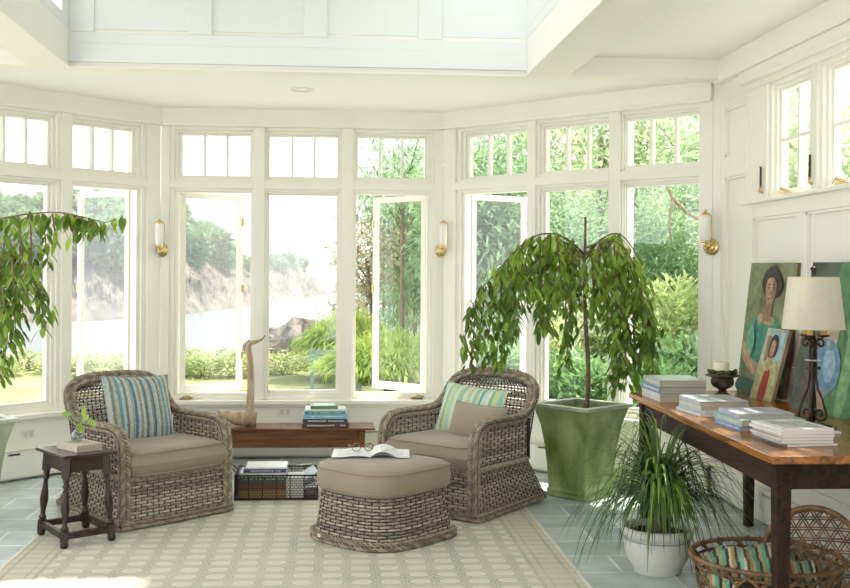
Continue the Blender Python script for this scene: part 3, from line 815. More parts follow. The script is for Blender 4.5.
r = MB(); r.box((1.385, -3.0, 0), (1.402, 1.34, .014)); r.box((-1.402, -3.0, 0), (-1.385, 1.34, .014)); r.box((-1.402, 1.34, 0), (1.402, 1.357, .014))
r.build('bound_edge', mat('rug_binding', (.66, .63, .54), .95), rug)

# ---- wicker helpers
def weave(mb, S, nu, nv, hr, th, amp=.005, nrm=None, stake=.0045, pair=False):
    """S(u,v)->point; horizontal weavers round vertical stakes"""
    def nr(u, v):
        e = .01
        a = S(min(u + e, 1), v) - S(max(u - e, 0), v); b = S(u, min(v + e, 1)) - S(u, max(v - e, 0))
        n = a.cross(b); return n.normalized() if n.length > 1e-9 else V((0, -1, 0))
    stk = mb; mb.cm = 1
    for i in range(nu + 1):
        u = i / nu
        stk.tube([S(u, j / 8) for j in range(9)], stake, sides=4, cap=False)
    mb.cm = 0
    for j in range(nv):
        for q in ((-.25, .25) if pair else (0,)):
            v = (j + .5 + q) / nv; pts = []
            for i in range(nu + 1):
                u = i / nu
                n = nr(u, v); sgn = 1 if (i + j) % 2 else -1
                pts.append(S(u, v) + n * amp * sgn)
                if i < nu: pts.append(S((i + .5) / nu, v))
            n0 = nr(0, v)
            mb.tube(pts, hr * (.5 if pair else 1), th, sides=4, n0=n0, cap=False)
def braid(mb, path, a, t, n0, strands=6, pitch=.13, r=.0085, step=.012, sides=5):
    P = resample(path, step); n = len(P)
    T = [(P[min(i + 1, n - 1)] - P[max(i - 1, 0)]).normalized() for i in range(n)]
    nn = V(n0); fr = []
    for i in range(n):
        nn = (nn - T[i] * nn.dot(T[i])).normalized(); fr.append((T[i].cross(nn), nn.copy()))
    for k in range(strands):
        pts = []
        for i in range(n):
            th_ = 2 * pi * (k / strands + i * step / pitch)
            pts.append(P[i] + fr[i][0] * (a * sin(th_)) + fr[i][1] * (t * (.45 * sin(2 * th_) + .62)))
        mb.tube(pts, r, r * .62, sides=sides, n0=n0, cap=True)
    for k in range(strands):
        pts = []
        for i in range(n):
            th_ = 2 * pi * (k / strands + i * step / pitch)
            pts.append(P[i] + fr[i][0] * (a * sin(th_)) + fr[i][1] * (t * (.45 * sin(2 * th_) - .62)))
        mb.tube(pts, r, r * .62, sides=sides, n0=n0, cap=True)
def core(mb, path, a, t, n0):
    mb.tube(resample(path, .03), a, t, sides=8, n0=n0)

# ---- armchair (front is -y)
def make_chair(label):
    t = thing('wicker_armchair', label, 'armchair', group=None)
    # rail: front post, arm, hoop, other arm, post
    half = [(.362, -.385, .02), (.362, -.385, .25), (.362, -.382, .44), (.362, -.355, .525), (.362, -.28, .565), (.360, -.12, .57), (.356, .04, .57), (.352, .15, .585), (.347, .215, .63), (.338, .265, .695), (.310, .30, .755), (.24, .322, .792), (.13, .334, .807)]
    full = half + [(0, .337, .81)] + [(-x, y, z) for x, y, z in reversed(half)]
    sp = smoothpath(full, 6)
    b = MB(); braid(b, sp, .027, .021, (0, -1, 0), 7, .15, .0075)
    rim = b.build('braided_rim', WICKR, t)
    b = MB(); core(b, sp, .030, .018, (0, -1, 0)); b.build('rim_core', WCORE, rim)
    # base rope
    base = [(-.385, -.395, .03), (0, -.41, .03), (.385, -.395, .03), (.40, -.37, .03), (.345, .08, .03), (.30, .44, .03), (.27, .47, .03), (0, .48, .03), (-.27, .47, .03), (-.30, .44, .03), (-.345, .08, .03), (-.40, -.37, .03), (-.385, -.395, .03)]
    b = MB(); braid(b, base, .019, .019, (0, 0, 1), 5, .11, .008, .014)
    b.build('base_rope', WICKR, t)
    L_ = lambda a, b_, k: V(a) * (1 - k) + V(b_) * k
    def bil(p00, p10, p01, p11, bow=0, bn=(0, -1, 0)):
        def S(u, v): return L_(L_(p00, p10, u), L_(p01, p11, u), v) + V(bn) * (bow * 4 * u * (1 - u))
        return S
    b = MB()
    weave(b, bil((-.375, -.395, .03), (.375, -.395, .03), (-.355, -.375, .285), (.355, -.375, .285), .012), 19, 14, .0082, .003, .0045)
    b.build('front_panel', [WICK, WCORE], t)
    for sg in (-1, 1):
        b = MB()
        S = bil((sg * .385, -.38, .03), (sg * .295, .46, .03), (sg * .362, -.37, .30), (sg * .335, .20, .30))
        weave(b, S, 21, 15, .0082, .003, .0045)
        b.build('side_skirt', [WICK, WCORE], t)
        b = MB()
        def A(u, v, sg=sg):
            y = -.37 + u * .53; zt_ = .555 if y > -.27 else .555 - .10 * ((-.27 - y) / .1) ** 2
            return V((sg * (.360 - .012 * u + .006 * v), y - .02 * (1 - v) * 0, .30 + (zt_ - .30) * v))
        weave(b, A, 14, 14, .0082, .003, .0045)
        b.build('arm_panel', [WICK, WCORE], t)
        b = MB(); b.tube([(sg * .350, .19, .585), (sg * .335, .215, .30)], .011, sides=8); b.build('arm_strut', DWOOD, t)
        # rope at seat level
        b = MB(); braid(b, [(sg * .372, -.36, .30), (sg * .342, .20, .305)], .012, .010, (sg, 0, 0), 3, .08, .007); b.build('seat_rope', WICKR, t)
    b = MB()
    weave(b, bil((.27, .47, .03), (-.27, .47, .03), (.335, .20, .30), (-.335, .20, .30)), 16, 15, .0082, .003, .0045)
    b.build('back_skirt', [WICK, WCORE], t)
    b = MB(); braid(b, [(-.36, -.385, .285), (.36, -.385, .285)], .012, .010, (0, -1, 0), 3, .08, .007); b.build('seat_edge', WICKR, t)
    # backrest
    def B(u, v):
        z = .30 + .50 * v
        hw = .335 if z < .64 else .335 * max(.25, (1 - ((z - .64) / .175) ** 3)) ** .6
        x = (2 * u - 1) * hw
        y = .195 + .27 * (z - .30) + .035 * (1 - (2 * u - 1) ** 2)
        return V((x, y, z))
    b = MB(); weave(b, B, 22, 28, .0074, .003, .0045, stake=.005)
    b.build('back_panel', [WICK, WCORE], t)
    b = MB(); b.prism([(-.35, -.37), (.35, -.37), (.33, .22), (-.33, .22)], .262, .278); b.build('seat_deck', WCORE, t)
    return t
CH1, CH2 = (-1.076, 6.575), (.901, 6.704)
c1 = make_chair('grey wicker armchair on the left, beside the dark side table')
c2 = copy_tree(c1)
c2['label'] = 'grey wicker armchair on the right, in front of the green planter'
c1.scale = (.975, .975, .975); c2.scale = (.985, .985, .985)
c1.location = (CH1[0] - .012, CH1[1], .012); c1.rotation_euler = (0, 0, rad(42.7))
c2.location = (*CH2, .012); c2.rotation_euler = (0, 0, rad(-45.5))

# ---- cushions
def cushion(mb, w_, d_, h_, p=6, q=.5, pin=0.0, plan=None, nu=24, seamz=0):
    def F(sg):
        def fn(u, v):
            a, b = 2 * u - 1, 2 * v - 1
            a = math.copysign(abs(a) ** .75, a); b = math.copysign(abs(b) ** .75, b)
            x = w_ / 2 * a * (1 - pin * (1 - abs(b) ** 2) * abs(a)); y = d_ / 2 * b * (1 - pin * (1 - abs(a) ** 2) * abs(b))
            if plan: x, y = plan(x, y, a, b)
            z = sg * h_ / 2 * (max(0, 1 - abs(a) ** p) * max(0, 1 - abs(b) ** p)) ** q
            z += sg * .004 * hnoise(x * 9 + 1, y * 9, 1) * (1 - abs(a) ** 4) * (1 - abs(b) ** 4)
            return (x, y, z) if sg > 0 else (x, y, z)
        return fn
    mb.grid(F(1), nu, nu)
    o = len(mb.f); mb.grid(F(-1), nu, nu)
    for i in range(o, len(mb.f)): mb.f[i] = tuple(reversed(mb.f[i]))
def seatcushion(label, loc, rz, name='seat_cushion'):
    b = MB()
    def pl(x, y, a, b_):
        if y < 0: y -= .02 * (1 - a * a)
        return x, y
    cushion(b, .67, .60, .165, 10, .42, 0, pl, 30)
    t = thing(name, label, 'cushion', loc, rz)
    b.build('cushion_body', TAUPE, t)
    e = MB()
    for s_, zz in ((1, .062), (1, -.058)):
        pts = []
        for k in range(80):
            a = 2 * pi * k / 80; cx_, cy_ = cos(a), sin(a); pts.append((.326 * math.copysign(abs(cx_) ** .22, cx_), .291 * math.copysign(abs(cy_) ** .22, cy_) - (.018 * (1 - cx_ ** 2) if cy_ < 0 else 0), zz))
        e.tube(pts, .004, sides=5, closed=True)
    e.build('piping', TAUPE, t)
    return t
def loc_of(ch, rz, x, y, z):
    return (ch[0] + x * cos(rz) - y * sin(rz), ch[1] + x * sin(rz) + y * cos(rz), z)
RZ1, RZ2 = rad(42.7), rad(-45.5)
seatcushion('thick taupe seat cushion in the left wicker armchair', loc_of(CH1, RZ1, 0, -.105, .374), RZ1)
seatcushion('thick taupe seat cushion in the right wicker armchair', loc_of(CH2, RZ2, 0, -.105, .374), RZ2)
BLUES = [(a_, tuple(.25 * (sum(c_) / 3) + .72 * x_ for x_ in c_)) for a_, c_ in [(0, (.10, .22, .26)), (.06, (.36, .50, .48)), (.10, (.62, .60, .46)), (.15, (.17, .32, .36)), (.20, (.08, .16, .20)), (.24, (.40, .56, .52)), (.30, (.60, .62, .50)), (.34, (.22, .27, .24)),
         (.40, (.50, .52, .36)), (.46, (.13, .34, .40)), (.52, (.44, .60, .58)), (.58, (.18, .24, .22)), (.63, (.62, .58, .42)), (.70, (.28, .46, .48)), (.76, (.09, .22, .30)), (.82, (.50, .62, .56)), (.88, (.30, .34, .28)), (.94, (.58, .60, .46))]]
GREENS = [(0, (.44, .56, .36)), (.08, (.66, .70, .50)), (.14, (.30, .50, .40)), (.22, (.62, .66, .40)), (.28, (.10, .34, .42)), (.33, (.52, .66, .50)), (.42, (.70, .72, .54)), (.48, (.26, .48, .36)), (.54, (.56, .62, .30)), (.64, (.34, .60, .56)), (.70, (.66, .70, .50)), (.78, (.40, .54, .30)), (.86, (.20, .46, .50)), (.90, (.62, .68, .48))]
PB = stripemat('blue_stripe_weave', BLUES, 0, .30, speck=.3); PG = stripemat('green_stripe_weave', GREENS, 0, .34, speck=.12)
def pillow(name, label, w_, h_, th, m, loc, rz, tilt, roll=0):
    b = MB(); cushion(b, w_, h_, th, 2.4, .55, .07, None, 22)
    t = thing(name, label, 'pillow', loc)
    t.rotation_euler = (MX.Rotation(rz, 3, 'Z') @ MX.Rotation(pi / 2 - tilt, 3, 'X') @ MX.Rotation(roll, 3, 'Z')).to_euler()
    b.build('pillow_cover', m, t)
    e = MB()
    pts = []
    for k in range(60):
        f_ = k / 60 * 4; sd = int(f_); q = f_ - sd; a = 2 * q - 1
        a_ = a
        x, y = ((a_, -1), (1, a_), (-a_, 1), (-1, -a_))[sd]
        pts.append((w_ / 2 * x * (1 - .07 * (1 - y * y) * abs(x)), h_ / 2 * y * (1 - .07 * (1 - x * x) * abs(y)), 0))
    e.tube(pts, .004, sides=5, closed=True); e.build('seam', m, t)
    return t
pillow('striped_pillow', 'square blue and cream striped pillow on the left armchair', .47, .44, .15, PB, loc_of(CH1, RZ1, .03, .085, .61), RZ1, rad(20), rad(-3))
pillow('striped_pillow', 'green and cream striped pillow behind the small plain pillow on the right armchair', .50, .36, .13, PG, loc_of(CH2, RZ2, -.03, .075, .57), RZ2, rad(22), rad(-3))
pillow('lumbar_pillow', 'small plain taupe pillow leaning on the green striped pillow', .40, .25, .12, TAUPE, loc_of(CH2, RZ2, .115, -.045, .53), RZ2, rad(25), rad(-2))

# ---- ottoman
OT = (.330, 5.905)
def oshape(hx, hy, fr):
    """outline with a rounded front (-y) and squarer back, even spacing"""
    raw = []
    for k in range(720):
        a = 2 * pi * k / 720; c_, s_ = cos(a), sin(a)
        e = .62 if s_ < 0 else .26
        raw.append(V((hx * math.copysign(abs(c_) ** e, c_), hy * math.copysign(abs(s_) ** e, s_) * (1.12 if s_ < 0 else 1), 0)))
    raw.append(raw[0])
    tot = sum((b - a).length for a, b in zip(raw[:-1], raw[1:]))
    r_ = resample(raw, tot / 72.0001)[:72]
    return [(p.x, p.y) for p in r_]
t = thing('wicker_ottoman', 'low grey wicker ottoman standing on the rug between the two armchairs', 'ottoman', (*OT, .014), RZ2)
ob0 = oshape(.308, .288, 0); ob1 = oshape(.275, .265, 0)
def OS(u, v):
    k = (u * 72) % 72; i = int(k); q = k - i
    a0 = V((*ob0[i % 72], 0)).lerp(V((*ob0[(i + 1) % 72], 0)), q); a1 = V((*ob1[i % 72], 0)).lerp(V((*ob1[(i + 1) % 72], 0)), q)
    p = a0.lerp(a1, v ** .8); p.z = .03 + .235 * v; return p
b = MB(); weave(b, OS, 52, 14, .0074, .003, .0045); b.build('woven_body', [WICK, WCORE], t)
b = MB(); braid(b, [V((x * 1.02, y * 1.02, .025)) for x, y in ob0 + ob0[:1]], .019, .019, (0, 0, 1), 4, .11, .010, .013); b.build('base_rope', WICKR, t)
b = MB(); b.prism([(x * .97, y * .97) for x, y in ob1], .245, .262); b.build('seat_deck', WCORE, t)
b = MB(); b.box((-.015, -.004, 0), (.015, .0, .018)); tg = b.build('maker_tag', mat('white_plastic', (.7, .7, .68), .4), t, loc=(-.115, -.366, .035), rot=(rad(-10), 0, rad(-18)))
oc = thing('ottoman_cushion', 'rounded taupe cushion on top of the wicker ottoman', 'cushion', (OT[0], OT[1], .277), RZ2)
oco = oshape(.298, .285, 0)
b = MB()
prof = [(.90, .0), (.975, .012), (1.0, .035), (1.01, .075), (1.0, .112), (.975, .135), (.90, .150), (.6, .160), (.3, .163), (.02, .164)]
b.grid(lambda u, v: (lambda i, z: (oco[int(round(u * 72)) % 72][0] * i, oco[int(round(u * 72)) % 72][1] * i, z))(*prof[int(round(v * 9))]), 72, 9, True)
b.add([(x * .9, y * .9, 0) for x, y in oco], [tuple(range(71, -1, -1))], False)
b.build('cushion_body', TAUPE, oc)
for zz in (.028, .128):
    b = MB(); b.tube([(x * 1.003, y * 1.003, zz) for x, y in oco], .004, sides=5, closed=True); b.build('piping', TAUPE, oc)

# ---- open magazine with glasses
PAPER = mat('paper', (.78, .78, .76), .55, var=.02, scale=20)
PAGEW = mat('page_edges', (.46, .42, .34), .8, var=.15, scale=4, stretch=(1, 1, 90))
MZ = .277 + .165
t = thing('open_magazine', 'open magazine lying on the ottoman cushion', 'magazine', (.275, 6.02, MZ), rad(-4))
for sg in (-1, 1):
    b = MB()
    def fn(u, v, sg=sg, z=0): 
        x = sg * .215 * u; return (x, -.14 + .28 * v, .003 + (.034 if sg > 0 else .010) * sin(min(1, u * 1.5) * pi) ** .8 * (1 - u * .4) + .001)
    b.grid(fn, 14, 2); b.grid(lambda u, v: (fn(u, v)[0], fn(u, v)[1], fn(u, v)[2] * .55), 14, 2)
    b.build('page', PAPER, t)
    b = MB()
    def f2(u, v, sg=sg): p = fn(.25 + .6 * u, .2 + .6 * v, sg); return (p[0], p[1], p[2] + .0012)
    b.grid(f2, 8, 2)
    b.build('printed_picture', mat('printed_picture_%s' % ('a' if sg > 0 else 'b'), (.62, .70, .60) if sg > 0 else (.62, .66, .70), .5, var=.2, scale=22, col2=(.80, .80, .78)), t)
TORT = mat('tortoiseshell', (.10, .03, .015), .2, var=.5, scale=90, col2=(.42, .18, .06))
t = thing('eyeglasses', 'round tortoiseshell eyeglasses resting on the open magazine', 'glasses', (.228, 6.03, MZ + .014), rad(10))
for sx in (-.036, .036):
    b = MB(); b.tube([(sx + .024 * cos(a), -.0, .022 + .021 * sin(a)) for a in [2 * pi * k / 20 for k in range(20)]], .0028, sides=5, closed=True); b.build('lens_rim', TORT, t)
    b = MB(); b.add([(sx + .022 * cos(2 * pi * k / 16), 0, .022 + .019 * sin(2 * pi * k / 16)) for k in range(16)], [tuple(range(16))]); b.build('lens', GLASS, t)
    sg = 1 if sx > 0 else -1
    b = MB(); b.tube([(sx + sg * .025, 0, .028), (sx + sg * .03, .01, .03), (sx + sg * .026, .09, .024), (sx + sg * .016, .125, .002)], .0028, sides=5); b.build('temple', TORT, t)
b = MB(); b.tube([(-.013, 0, .028), (0, 0, .034), (.013, 0, .028)], .003, sides=5); b.build('bridge', TORT, t)

# ---- books
def cmat(c, nm=None):
    k = nm or ('cover_%02x%02x%02x' % tuple(int(x * 255) for x in c))
    return mat(k, c, .38, var=.08, scale=14)
LETTER = mat('pale_lettering', (.62, .62, .58), .5)
def book(label, loc, rz, w_, d_, h_, c, title=None, soft=False, group=None, face=None, name='book', letter=None):
    """spine on the -x ... +x front side (y=-d/2)"""
    t = thing(name, label, 'magazine' if name == 'magazine' else 'book', loc, rz, group)
    k = .0025 if not soft else .001
    b = MB(); m = .004 if not soft else .001
    b.box((-w_ / 2 + m, -d_ / 2 + .004, k), (w_ / 2 - m, d_ / 2 - m, h_ - k)); b.build('pages', PAGEW if not soft else PAPER, t)
    b = MB(); b.box((-w_ / 2, -d_ / 2, 0), (w_ / 2, d_ / 2, k)); b.box((-w_ / 2, -d_ / 2, h_ - k), (w_ / 2, d_ / 2, h_)); b.box((-w_ / 2, -d_ / 2 - .001, 0), (w_ / 2, -d_ / 2 + .003, h_))
    b.build('cover', cmat(c), t, bevel=.0008)
    if title:
        b = MB(); q = random.Random(title); x = -w_ / 2 * .78
        while x < w_ / 2 * .8:
            l = .004 + .008 * q.random()
            if q.random() > .15: b.box((x, -d_ / 2 - .0016, h_ * .36), (x + l, -d_ / 2 - .0008, h_ * .66))
            x += l + .003
        b.build('spine_lettering', LETTER if letter is None else letter, t)
    if face:
        b = MB(); b.box((-w_ * .38, -d_ * .36, h_), (w_ * .40, d_ * .38, h_ + .0008)); b.build('cover_picture', face, t)
    return t

# bench
BW = woodmat('bench_wood', (.085, .028, .010), (.24, .095, .035), 0, .25)
BY0, BY1, BT = 7.93, 8.24, .312
t = thing('low_wooden_bench', 'low reddish brown wooden bench against the wall under the middle windows', 'bench', (-.33, (BY0 + BY1) / 2, 0))
hy = (BY1 - BY0) / 2
b = MB(); b.box((-.73, -hy, BT - .018), (.722, hy, BT)); b.build('seat', BW, t, bevel=.003)
for y in (-hy + .03, hy - .05):
    b = MB(); b.box((-.64, y, .165), (.60, y + .02, BT - .0185)); b.build('apron', BW, t, bevel=.002)
for x in (-.67, .60):
    b = MB(); b.hexa([(x + .01, -hy + .04, 0), (x + .045, -hy + .04, 0), (x + .045, hy - .04, 0), (x + .01, hy - .04, 0)], [(x, -hy + .02, BT - .0185), (x + .05, -hy + .02, BT - .0185), (x + .05, hy - .02, BT - .0185), (x, hy - .02, BT - .0185)]); b.build('leg', BW, t, bevel=.003)
# stack on the bench
sx = ext(326, 8.05); z = BT + .001
for lab, c, w_, d_, h_, tt, dx in (('dark maroon book at the bottom of the bench stack', (.10, .035, .035), .345, .25, .034, 'am', .0),
        ('dark green black book second from the bottom of the bench stack', (.035, .06, .045), .325, .24, .030, 'bm', .0),
        ('light blue book in the middle of the bench stack', (.22, .46, .62), .325, .235, .033, 'cm', .002),
        ('teal spined book second from the top of the bench stack', (.04, .30, .26), .300, .225, .022, 'dm', -.002),
        ('white edged book near the top of the bench stack', (.72, .73, .70), .30, .225, .014, None, .004)):
    book(lab, (sx + dx, 8.07, z), rad(rnd.uniform(-2, 2)), w_, d_, h_, c, tt, group=None); z += h_ + .0005
book('small green book on top of the bench stack', (sx - .01, 8.07, z), rad(2), .20, .19, .022, (.12, .24, .10), None, face=mat('green_cover_photo', (.30, .50, .34), .35, var=.2, scale=30))
# carved driftwood / antler piece
DR = mat('driftwood', (.36, .25, .14), .6, var=.2, scale=9, col2=(.60, .46, .31), stretch=(3, 3, .6), bump=.3, bscale=60)
t = thing('driftwood_sculpture', 'pale wooden sculpture with a boot shaped foot and a tall curved stem on the bench', 'sculpture', (0, 0, BT))
Y = 8.03
X_ = lambda px: ext(px, Y)
Z_ = lambda py: CAMZ - (py - 271.8) / 1074.4 * Y - BT
b = MB()
foot = [(X_(218.5), .118, .010), (X_(222), .105, .022), (X_(229), .082, .038), (X_(238), .062, .052), (X_(247), .060, .0585), (X_(254), .060, .0585), (X_(257.5), .058, .052)]
b.tube([(x, Y, z_) for x, z_, r_ in foot], [.030, .034, .045, .05, .052, .052, .044], [r_ for x, z_, r_ in foot], sides=14)
b.build('foot', DR, t)
b = MB()
st_ = [(X_(253), .035), (X_(251), Z_(408)), (X_(251.5), Z_(385)), (X_(251), Z_(362)), (X_(249), Z_(347)), (X_(251), Z_(341.5)), (X_(257), Z_(339.5)), (X_(262.5), Z_(337)), (X_(265.5), Z_(333.5))]
rs = [.036, .033, .027, .024, .023, .019, .014, .009, .003]
sp = smoothpath([(x, Y, z_) for x, z_ in st_], 4)
rr = [rs[min(i // 4, 7)] * (1 - (i % 4) / 4) + rs[min(i // 4 + 1, 8)] * (i % 4) / 4 for i in range(len(sp))]
b.tube(sp, rr, rr, sides=10); b.build('stem', DR, t)

# ---- wire basket with reading matter
WB = mat('dark_wire', (.05, .028, .02), .45, .5, var=.3, scale=30)
BX, BYc = ext(278.5, 6.99), 7.02
t = thing('wire_mesh_basket', 'rectangular dark wire mesh basket full of books on the rug', 'basket', (BX, BYc, .014))
bw, bd, bh = .262, .17, .155
for nm, p0, p1, ax in (('long_side', (-bw, -bd), (bw, -bd), 0), ('long_side', (bw, bd), (-bw, bd), 0), ('short_side', (bw, -bd), (bw, bd), 1), ('short_side', (-bw, bd), (-bw, -bd), 1)):
    b = MB(); p0 = V((*p0, 0)); p1 = V((*p1, 0)); ln = (p1 - p0).length; n = int(ln / .022)
    for r_ in range(10):
        z0 = .008 + r_ * .0155
        pts = []
        for i in range(n * 2 + 1): p = p0.lerp(p1, i / (2 * n)); pts.append((p.x, p.y, z0 + (.0065 if (i + r_) % 2 else -.0005)))
        b.tube(pts, .0021, sides=4, cap=False)
    for i in range(7):
        p = p0.lerp(p1, i / 6); b.tube([(p.x, p.y, 0), (p.x, p.y, bh)], .003, sides=5)
    b.build(nm, WB, t)
b = MB()
for z_ in (.003, bh): b.tube([(-bw, -bd, z_), (bw, -bd, z_), (bw, bd, z_), (-bw, bd, z_)], .005, sides=6, closed=True)
b.build('rim_wire', WB, t)
b = MB(); b.box((-bw, -bd, .001), (bw, bd, .006)); b.build('bottom', WB, t)
for sg in (-1, 1):
    b = MB(); b.tube([(sg * bw, -.06, bh), (sg * (bw + .03), -.055, bh + .03), (sg * (bw + .035), 0, bh + .045), (sg * (bw + .03), .055, bh + .03), (sg * bw, .06, bh)], .004, sides=5); b.build('handle', WB, t)
bz = .022
for lab, c, w_, h_, tt, dx in (('tan book at the bottom left of the wire basket', (.36, .22, .10), .30, .05, None, 0), ('brown book low in the wire basket', (.16, .09, .05), .31, .055, None, 0),
        ('green spined book in the wire basket', (.02, .16, .10), .31, .026, 'gg', 0), ('thick white book between the green and the blue one in the basket', (.72, .72, .70), .29, .026, None, .0),
        ('white book with a dark blue spine on top in the wire basket', (.045, .055, .24), .27, .024, 'e b', .01), ('thin white paper on top of the blue spined book', (.74, .74, .73), .26, .010, None, .02)):
    book(lab, (BX - .085 + dx, BYc - .03, bz), rad(rnd.uniform(-1.5, 1.5)), w_, .23, h_, c, tt); bz += h_ + .0006
for k, (lab, c) in enumerate((('white magazine leaning at the right in the wire basket', (.62, .64, .66)), ('pale blue grey magazine tilted out of the right basket end', (.50, .56, .62)))):
    m = book(lab, (BX + .165 + .014 * k, BYc - .0, .075 + .055 * k), 0, .17, .24, .012, c, None, True, name='magazine'); m.rotation_euler = (0, rad(-24 - 5 * k), rad(8))
b = MB(); b.box((-.055, -.10, 0), (.055, .10, .13)); tag(b.build('paper_packet', mat('white_dotted_paper', (.70, .70, .69), .6, var=.25, scale=90, col2=(.82, .82, .8)), loc=(BX + .117, BYc - .05, .022)), 'white packet standing upright right of the book stack in the wire basket', 'packet')

# ---- side table
t = thing('joint_stool_table', 'small dark oak side table with turned legs beside the left armchair', 'side table', (0, 0, 0))
def fpt(px, py, z=0):
    a, b_ = px - 401.5115, py - 274.2342; u = cos(ROLL) * a + sin(ROLL) * b_; v = -sin(ROLL) * a + cos(ROLL) * b_
    d = FW + R0 * u / 1074.42 - V((0, 0, 1)) * v / 1074.42
    k = (z - CAMZ) / d.z; return V((d.x * k, d.y * k, z))
feet = [V((-1.530, 6.007, 0)), V((-1.334, 5.699, 0)), V((-1.119, 5.855, 0)), V((-1.323, 6.158, 0))]
cen = sum(feet, V()) / 4; t.location = cen + V((0, 0, .013))
fl_ = [f - cen for f in feet]
for f in fl_:
    top = V((f.x * .80, f.y * .80, .0))
    b = MB()
    prof = [(.017, 0), (.021, .006), (.021, .02), (.019, .028)]
    def leg(z): return f.lerp(top, z / .46)
    segs = [(0.0, .019), (.012, .021), (.03, .020)]
    rp = [(0, .017), (.01, .021), (.03, .018), (.035, .022)]
    # square block
    bl = [f.lerp(top, .035 / .46), f.lerp(top, .085 / .46)]
    s_ = .019
    b.hexa([(bl[0].x + a, bl[0].y + c_, .033) for a, c_ in ((-s_, -s_), (s_, -s_), (s_, s_), (-s_, s_))], [(bl[1].x + a, bl[1].y + c_, .088) for a, c_ in ((-s_, -s_), (s_, -s_), (s_, s_), (-s_, s_))])
    tr_ = [(0, .015), (.008, .021), (.024, .022), (.033, .016), (.088, .014), (.096, .020), (.104, .020), (.112, .013), (.13, .012), (.17, .019), (.20, .0225), (.235, .019), (.29, .0115), (.305, .011), (.311, .019), (.319, .019), (.325, .012), (.34, .016), (.36, .019)]
    b.tube([leg(z) + V((0, 0, z)) for z, _ in tr_], [r_ for _, r_ in tr_], sides=14)
    tp = leg(.36); tq = leg(.455); s_ = .021
    b.hexa([(tp.x + a, tp.y + c_, .36) for a, c_ in ((-s_, -s_), (s_, -s_), (s_, s_), (-s_, s_))], [(tq.x + a, tq.y + c_, .462) for a, c_ in ((-s_, -s_), (s_, -s_), (s_, s_), (-s_, s_))])
    b.build('leg', DWOOD, t)
for i in range(4):
    a, c_ = fl_[i], fl_[(i + 1) % 4]
    d = (c_ - a).normalized(); n_ = V((-d.y, d.x, 0)) * .012
    k = .06 / .46
    aa, cc = a.lerp(a * .8, k), c_.lerp(c_ * .8, k)
    b = MB(); z0, z1 = .045, .078
    b.hexa([(p.x, p.y, z0) for p in (aa - n_, cc - n_, cc + n_, aa + n_)], [(p.x, p.y, z1) for p in (aa - n_, cc - n_, cc + n_, aa + n_)]); b.build('stretcher', DWOOD, t)
    aa, cc = a * .81, c_ * .81
    b = MB(); z0, z1 = .385, .462
    b.hexa([(p.x, p.y, z0) for p in (aa - n_, cc - n_, cc + n_, aa + n_)], [(p.x, p.y, z1) for p in (aa - n_, cc - n_, cc + n_, aa + n_)]); b.build('apron', DWOOD, t)
ax = (fl_[2] - fl_[1]).normalized(); ay = V((-ax.y, ax.x, 0))
tp = [(-.15, -.19), (.15, -.19), (.15, .19), (-.15, .19)]
b = MB(); b.prism([tuple((ax * x + ay * y).xy) for x, y in tp], .462, .480); b.build('table_top', mat('dark_oak_top', (.03, .016, .011), .25, var=.4, scale=5, col2=(.07, .04, .028)), t, bevel=.004)
RZS = math.atan2(ax.y, ax.x)
STZ = .013 + .4805
book('tan hardback book lying under the bud vase on the side table', (cen.x + .02, cen.y + .0, STZ), RZS - pi / 2 + rad(6), .215, .155, .036, (.52, .46, .38), None, face=mat('tan_photo', (.42, .36, .30), .4, var=.3, scale=20))
b = MB(); bk = thing('book_jacket', '', '', (0, 0, 0)); bpy.data.objects.remove(bk)
# glass vase + sprig
CG = glassmat('clear_vase_glass', (.93, .96, .95), 1.6)
vz = STZ + .037
vx, vy = cen.x - .0, cen.y + .03
t = thing('glass_bud_vase', 'small clear glass vase standing on the book on the side table', 'vase', (vx, vy, vz))
b = MB()
pr_ = [(.020, 0), (.034, .008), (.036, .025), (.030, .045), (.018, .058), (.016, .066), (.024, .080)]
b.lathe(pr_ + [(r_ - .003, z_) for r_, z_ in reversed(pr_[1:])] + [(.015, .006)], seg=20); b.build('vase_body', CG, t)
b = MB(); b.lathe([(.001, .006), (.028, .007), (.032, .025), (.027, .042), (.001, .042)], seg=16); b.build('water', glassmat('vase_water', (.9, .95, .92), .6), t)
LSP = mat('sprig_leaves', (.30, .50, .08), .45, var=.15, scale=20, trans=.45, col2=(.46, .62, .14))
t = thing('leafy_sprig', 'green leafy sprig in the small glass vase', 'sprig', (vx, vy, vz + .01))
b = MB(); b.tube(smoothpath([(0, 0, 0), (.01, 0, .07), (.03, .0, .12)], 4), .0022, sides=5); b.tube(smoothpath([(0, 0, .06), (-.02, 0, .11), (-.03, 0, .135)], 3), .0018, sides=5); b.tube([(.012, 0, .075), (.04, -.01, .10), (.065, -.01, .115)], .0018, sides=5); b.build('stem', LSP, t)
b = MB()
for p, d, L in (((.012, -.01, .075), (.35, -.5, -.35), .062), ((.03, 0, .12), (.1, -.2, 1), .065), ((-.03, 0, .135), (-1, -.1, .15), .06), ((.065, -.01, .115), (.5, -.2, -.7), .062), ((.03, 0, .10), (.5, -.2, .6), .05), ((.02, 0, .09), (-.2, -.6, -.4), .055)):
    b.leaf(p, d, (0, -1, .6), L, .036, .15, .1)
b.build('leaves', LSP, t)
#PART4

